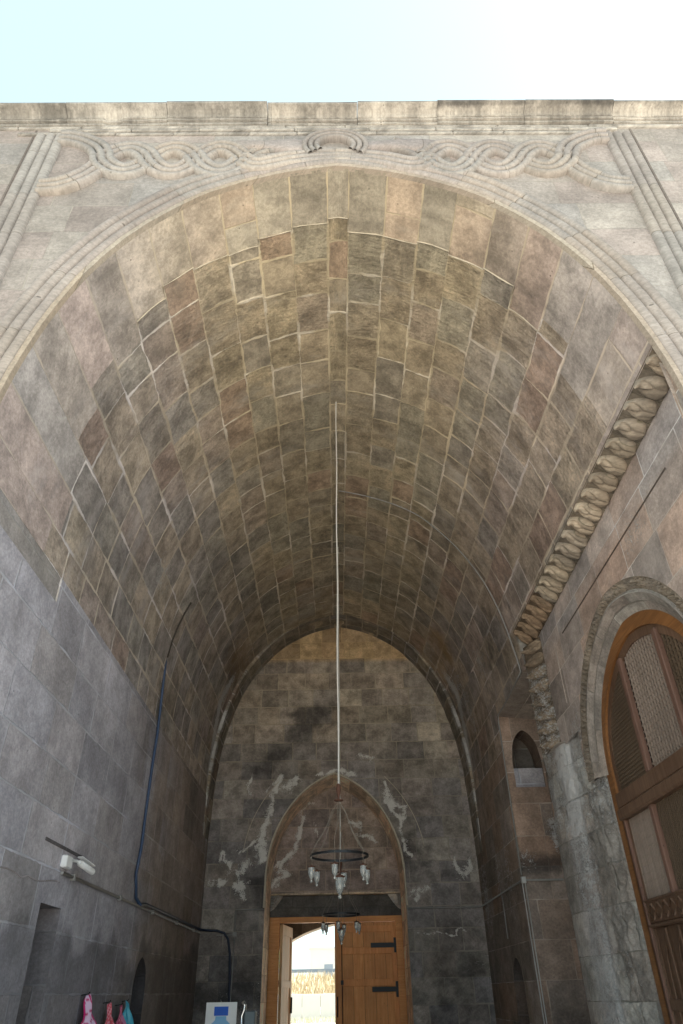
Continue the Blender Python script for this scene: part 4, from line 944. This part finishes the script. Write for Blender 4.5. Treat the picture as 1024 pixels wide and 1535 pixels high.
def lamp(root, x, y, z, s):
    if not _lamp:
        mb = MB(); mb.lathe([(.0, .022), (.006, .02), (.012, .008), (.046, .0), (.048, -.008), (.03, -.012), (0, -.012)], n=16); a = mb.build('lamp_cap', M['rust_iron'], root)
        mb = MB(); mb.lathe([(.036, -.012), (.038, -.05), (.036, -.085), (.027, -.12), (.014, -.14), (.009, -.146), (.014, -.152), (.017, -.163), (.011, -.174), (0, -.177)], n=16)
        b = mb.build('lamp_shade', M['glass'], a); _lamp['a'] = a; _lamp['b'] = b; c = a; g = b
    else:
        c = _lamp['a'].copy(); sc.collection.objects.link(c); c.parent = root; g = _lamp['b'].copy(); sc.collection.objects.link(g); g.parent = c
    c.location = (x, y, z); c.scale = (s, s, s)
make_chandelier(-.075, 8.05, 9.55, 3.54, 2.80, .315, 'nearer iron ring chandelier with seven glass lamps on a long pale rope')
make_chandelier(-.045, 12.5, 9.55, 3.40, 2.62, .305, 'farther iron ring chandelier with small glass lamps, seen low in front of the door')

# ================================================================== pipes and cables
XI = -2.955
mb = MB(); mb.tube([(XI + .02, 7.85, 2.66), (XI + .02, 12, 2.66), (XI + .02, 16.42, 2.66)], .018, 8)
for y in (8.2, 10.1, 12., 13.9, 15.6): mb.box((XI, y - .02, 2.63), (XI + .045, y + .02, 2.69))
tag(mb.build('wall_conduit', M['conduit']), 'long grey conduit running level along the left wall below the camera', 'conduit', 'grey conduits')
def ptsX(l, X): return [tuple(onX(u, v, X)) for u, v in l]
mb = MB(); lx = ptsX([(249, 985), (243, 1040), (236, 1100), (228, 1150), (219, 1215), (212, 1270), (204, 1310), (204, 1345), (210, 1356)], XI + .03)
bend = [(XI + .03, 11.5, 2.715)] + [(XI + .03, y, 2.715) for y in (13, 15, 16.3)] + [(XI + .12, 16.45, 2.71), (-2.6, 16.46, 2.70), (-2.45, 16.46, 2.66), (-2.36, 16.46, 2.55), (-2.30, 16.46, 2.3), (-2.27, 16.46, 1.9), (-2.25, 16.46, 1.2), (-2.25, 16.46, .3)]
mb.tube(lx, .022, 8); ob = mb.build('corrugated_pipe', M['blue_pipe']); tag(ob, 'blue corrugated pipe climbing the left wall, continuing navy along the conduit to the corner', 'pipe')
mb = MB(); mb.tube([lx[-1]] + bend, .024, 8); o2 = mb.build('pipe_run', M['navy_cable'], ob)
mb = MB(); cr = []
for u, v in [(285, 903), (276, 918), (266, 938), (257, 960), (250, 985)]:
    r = ray(u, v); best = min(np.arange(1., 20., .01), key=lambda t: abs(np.interp((CAM + r * t)[2], PR[::-1, 1], PR[::-1, 0]) + (CAM + r * t)[0])); p = CAM + r * best; cr.append((p[0] + .015, p[1], p[2]))
mb.tube(cr, .016, 6); mb.build('cable_tail', M['dark_cable'], ob)
mb = MB(); mb.tube([(-2.6, 16.47, 2.62), (-2.25, 16.47, 2.62)], .012, 6); mb.tube([(-2.23, 16.47, 3.07), (-2.23, 16.47, .3)], .012, 6); mb.tube([(-2.23, 16.47, 3.07), (AC - AH - .02, 16.47, 3.07)], .012, 6); mb.box((-2.27, 16.44, 2.59), (-2.19, 16.49, 2.67))
tag(mb.build('wall_conduit', M['conduit']), 'thin pale conduit dropping beside the door on the back wall, left side', 'conduit', 'grey conduits')
mb = MB(); mb.tube([(AC + AH + .02, 16.47, 3.04), (2.93, 16.47, 3.04)], .012, 6); mb.tube([(2.94, 16.45, 3.05), (2.94, 12.66, 3.07), (2.955, 12.57, 3.07), (3.62, 12.57, 3.07)], .016, 7)
mb.tube([(2.945, 14.3, 3.03), (2.945, 14.3, 2.35)], .01, 6)
tag(mb.build('wall_conduit', M['conduit']), 'pale conduit running level round the right corner and wall at door-top height', 'conduit', 'grey conduits')
mb = MB()
mb.tube([(2.945, 12.6, 3.1), (2.945, 12.6, 2.9), (2.95, 12.55, .2)], .009, 6); mb.tube([(2.985, 12.575, 3.06), (2.985, 12.565, .2)], .009, 6); mb.box((2.93, 12.545, 3.03), (3.0, 12.62, 3.12))
tag(mb.build('wall_conduit', M['pale_conduit']), 'pair of whitish conduits dropping down the corner under the right niche', 'conduit', 'grey conduits')
# cable across the vault and down to the corner
mb = MB(); pp = []
for s in np.linspace(.02, float(s_at_z(5.85)), 50):
    x, z = prof_s(s); nx, nz = -x * .0, -1; pp.append((float(x) * .994 - .01, 10.46 + .015 * math.sin(s * 3), float(z) - .03))
pp += [(2.92, 10.7, 5.80), (2.94, 11.6, 5.79), (2.945, 12.5, 5.8), (2.945, 12.57, 5.7), (2.945, 12.57, 4.5), (2.945, 12.58, 3.15)]
mb.tube(pp, .012, 6); tag(mb.build('vault_cable', M['conduit']), 'thin grey cable curving over the right half of the vault down to the corner', 'cable')

# ================================================================== security camera
cc = empty('security_camera', (XI, 8.0, 2.72), 'white bullet security camera on the left wall at the conduit end', 'security camera'); cc.scale = (.72, .72, .72)
mb = MB(); mb.box((0, -.28, -.02), (.09, -.02, .14), bev=.015); mb.build('junction_box', M['pvc_white'], cc)
mb = MB(); mb.tube([(.05, -.05, .1), (.10, .12, .11), (.13, .25, .10)], .022, 8); mb.build('bracket', M['pvc_white'], cc)
mb = MB(); V0 = Vector((.12, .16, .10)); V1 = Vector((.22, .56, .02)); mb.tube([V0, V0 + (V1 - V0) * .05, V1 - (V1 - V0) * .04, V1], [.03, .047, .047, .04], 14)
mb.box((.105, .18, .135), (.20, .60, .147), bev=.004, rot=Matrix.Rotation(-.18, 3, 'X').to_quaternion() @ Matrix.Rotation(-.2, 3, 'Z').to_quaternion()); bd = mb.build('housing', M['pvc_white'], cc)
mb = MB(); mb.tube([V1, V1 + (V1 - V0) * .015], .033, 12); mb.build('lens', M['black_iron'], bd)

# ================================================================== hanging textiles
def cloth(name, label, cat, y, ztop, w_, h_, colf, seed, grp=None):
    k = N('cloth_%d' % seed, .85, .2); k.l(k.attr('tint'), k.b.inputs['Base Color'])
    mb = MB(); n, m = 26, 40; G = np.zeros((n, m, 3)); C = np.zeros((n, m, 3))
    for i in range(n):
        for j in range(m):
            s = i / (n - 1) - .5; t = j / (m - 1); wd = w_ * (.22 + .95 * min(1, t * 2.6) ** .8) * (1 - .25 * t)
            fold = .03 * math.cos(s * 15 + seed + t * 3) * min(1, t * 2) + .10 * (1 - (2 * s) ** 2) * min(1, t * 3) + .02 * math.sin(t * 14 + s * 6 + seed)
            G[i, j] = (.07 + fold, s * wd + .03 * math.sin(t * 4 + seed), -h_ * t - .05 * abs(s) * (t < .3)); C[i, j] = colf(s, t)
    mb.grid(G, None, C, smooth=True)
    o = mb.build(name, k.m); md = o.modifiers.new('s', 'SOLIDIFY'); md.thickness = .006; o.location = (XI, y, ztop); tag(o, label, cat, grp)
    mb = MB(); mb.tube([(0, 0, -.01), (.08, 0, 0), (.09, 0, .02)], .006, 6); mb.build('peg', M['black_iron'], o)
def c1(s, t):
    if (t * 7 + s) % 1 < .14 or abs(s) > .42 or abs(s + .12 - t * .2) < .04: return (.55, .02, .16)
    return (.75, .55, .75) if s < .2 else (.5, .05, .2)
def c2(s, t): return (.75, .35, .42) if (t * 14 + s * 4) % 1 < .45 else (.62, .06, .09)
def c3(s, t): return ((.7, .25, .35) if (t * 12 + s * 6) % 1 < .4 else (.35, .05, .12)) if s < .0 else (.55, .2, .35)
def c4(s, t): return (.08, .42, .60) if (s * 3 + t * 5) % 1 < .7 else (.18, .55, .68)
cloth('scarf', 'pink and white checked cloth hanging lowest left on the left wall', 'scarf', 9.25, 1.64, .40, .8, c1, 1, 'cloths hanging on the left wall')
cloth('scarf', 'red and white diagonally striped cloth hanging between two others', 'scarf', 10.15, 1.56, .28, .8, c2, 2, 'cloths hanging on the left wall')
cloth('scarf', 'dark pink patterned cloth hanging next to the turquoise one', 'scarf', 10.72, 1.53, .26, .8, c3, 3, 'cloths hanging on the left wall')
cloth('scarf', 'turquoise cloth, rightmost of those on the left wall', 'scarf', 11.02, 1.57, .36, .8, c4, 4, 'cloths hanging on the left wall')

# ================================================================== bottle sign and steel dispenser
sg = empty('water_sign', (-1.77, 12, 0), 'white board with a blue-capped water bottle picture on a stand', 'sign')
mb = MB(); mb.box((-.22, -.02, .75), (.22, .0, 1.525), bev=.004); bd = mb.build('board', M['pvc_white'], sg)
kb_ = plain('bottle_cap_blue', (.01, .10, .55), .5); kb2 = plain('bottle_pale_blue', (.22, .46, .72), .5)
mb = MB(); mb.box((-.10, -.026, 1.37), (.10, -.0215, 1.475), bev=.002); mb.build('cap_picture', kb_, bd)
mb = MB(); pr = [(-.075, 1.365), (.075, 1.365), (.08, 1.32), (.13, 1.28), (.17, 1.20), (.17, .85), (-.17, .85), (-.17, 1.20), (-.13, 1.28), (-.08, 1.32)]
mb.add([(x, -.0235, z) for x, z in pr], [tuple(range(len(pr)))]); mb.build('bottle_picture', kb2, bd)
mb = MB(); mb.tube([(-.18, .02, .8), (-.2, .12, .01)], .012, 6); mb.tube([(.18, .02, .8), (.2, .12, .01)], .012, 6); mb.tube([(0, .0, .78), (0, -.2, .01)], .012, 6); mb.build('stand', M['grey_box'], sg)
st = empty('water_dispenser', (-1.42, 12.05, 0), 'grey metal dispenser with a curved steel handle beside the bottle sign', 'dispenser')
mb = MB(); mb.box((-.02, -.1, .3), (.14, .12, 1.42), bev=.015); mb.build('body', M['grey_box'], st)
mb = MB(); mb.tube([(-.05, -.05, 1.2), (-.06, -.06, 1.36), (-.03, -.06, 1.42), (-.02, -.06, 1.48), (-.055, -.06, 1.53)], [.03, .028, .026, .028, .026], 10); mb.build('handle', M['steel'], st)
mb = MB(); mb.lathe([(.14, 0), (.14, .03), (.05, .06), (.05, .3)], (.06, 0, 0), 16); mb.build('base', M['grey_box'], st)

# ================================================================== outside beyond the door
mb = MB()
for i in range(-12, 12):
    x = -2.80 + i * 1.36; mb.box((x + .012, 62, 0), (x + 1.348, 62.2, 1.60 + .01 * (i % 3)), bev=.01, tint=np.ones(3) * (.95 + .1 * random.random()))
tag(mb.build('concrete_wall', M['concrete']), 'low pale concrete panel wall beyond the open door', 'wall')
kk = N('dry_scrub', .95, .1); gpos = kk.n('NewGeometry').outputs['Position']; nn = kk.noise(gpos, .8, 6, .7).outputs['Fac']
kk.l(kk.ramp(nn, [(.20, .22, .10), (.44, .36, .23), (.60, .52, .38), (.38, .33, .21)], 'LINEAR'), kk.b.inputs['Base Color'])
mb = MB(); G = np.zeros((40, 12, 3))
for i in range(40):
    for j in range(12): x = -18 + i * .9; y = 62.5 + j * 1.6; G[i, j] = (x, y, .9 + 1.9 * sstep(62.5, 78, np.array(y)) + .3 * fbm(np.array(x * .4), np.array(y * .4), 3))
mb.grid(G, smooth=True); tag(mb.build('earth_bank', kk.m), kind='structure')
def blades(n, xr, yr_, zf, hmin, hmax, seed, w_=.05):
    mb = MB(); rr = np.random.RandomState(seed); V = []; F = []
    for i in range(n):
        x = xr[0] + (xr[1] - xr[0]) * rr.rand(); y = yr_[0] + (yr_[1] - yr_[0]) * rr.rand(); z = zf(x, y); h = hmin + (hmax - hmin) * rr.rand(); a = rr.rand() * 6.28; lx, ly = (rr.rand(2) - .5) * h * .7; b = len(V)
        V += [(x - w_ * math.cos(a), y - w_ * math.sin(a), z), (x + w_ * math.cos(a), y + w_ * math.sin(a), z), (x + lx, y + ly, z + h)]; F.append((b, b + 1, b + 2))
    mb.add(V, F); return mb
bz = lambda x, y: float(.8 + 1.9 * sstep(62.5, 78, np.array(y)))
tag(blades(9000, (-12, 6), (62.3, 76), bz, .3, .95, 5, .06).build('scrub', kk.m), 'dry yellow-green scrub on the bank above the concrete wall', 'scrub', kind='stuff')
gk = N('green_grass', .9, .1); gk.b.inputs['Base Color'].default_value = (.56, .56, .42, 1)
tag(blades(3000, (-9, 4), (57, 61.8), lambda x, y: 0., .08, .35, 8, .03).build('grass_verge', gk.m), 'green grass at the foot of the concrete wall', 'grass', kind='stuff')
hb = empty('flat_roofed_building', (1.5, 95, 0), 'plain whitish flat-roofed building seen through the doorway above the scrub', 'building')
mb = MB(); mb.box((-4.9, 0, 2.5), (9, 8, 5.9)); wl = mb.build('wall', M['render_wall'], hb)
mb = MB(); mb.box((-5.05, -.2, 5.9), (9.2, 8.2, 6.1)); mb.build('roof', M['concrete'], hb)
for x in (-3.2, -.8, 1.6, 4.): mb = MB(); mb.box((x, -.03, 3.2), (x + 1., .0, 4.4)); mb.build('window', M['blue_band'], hb)
fh = empty('road_barrier', (-3, 82, 2.6), 'long grey-blue barrier rail above the dry bank', 'barrier')
mb = MB(); mb.box((-12, 0, .75), (12, .08, 1.05)); mb.build('rail', M['blue_band'], fh)
for x in range(-12, 13, 3): mb = MB(); mb.box((x, .09, -.4), (x + .12, .2, .95)); mb.build('post', M['concrete'], fh)
# tree
tr = empty('leafy_tree', (-7.2, 88, 2.2), 'light green leafy tree at the left edge of the doorway view', 'tree')
mb = MB(); mb.tube([(0, 0, 0), (.1, 0, 1.2), (.0, .1, 2.4), (.2, 0, 3.6)], [.22, .17, .12, .05], 8)
for a in range(6): mb.tube([(0, 0, 1.4 + a * .3), (.9 * math.cos(a * 2.1), .9 * math.sin(a * 2.1), 2.4 + a * .3)], [.07, .02], 6)
bkm = plain('bark', (.16, .12, .09), .9); mb.build('trunk', bkm, tr)
lk = N('leaves', .7, .2); ln = lk.noise(lk.n('NewGeometry').outputs['Position'], 1.2, 3).outputs['Fac']; lk.l(lk.mix(ln, (.16, .28, .06), (.30, .42, .12)), lk.b.inputs['Base Color'])
mb = MB(); V = []; F = []; rr = np.random.RandomState(3); cl = [(1.5 * (rr.rand(3) - .5) * np.array([1.9, 1.9, 2.0]) + np.array([0, 0, 3.])) for _ in range(30)]
for c in cl:
    for i in range(190):
        p = c + rr.randn(3) * .38; a, b2 = rr.randn(3), rr.randn(3); a /= np.linalg.norm(a); b2 /= np.linalg.norm(b2); k0 = len(V); V += [tuple(p), tuple(p + a * .16), tuple(p + a * .12 + b2 * .1)]; F.append((k0, k0 + 1, k0 + 2))
mb.add(V, F); mb.build('crown', lk.m, tr)
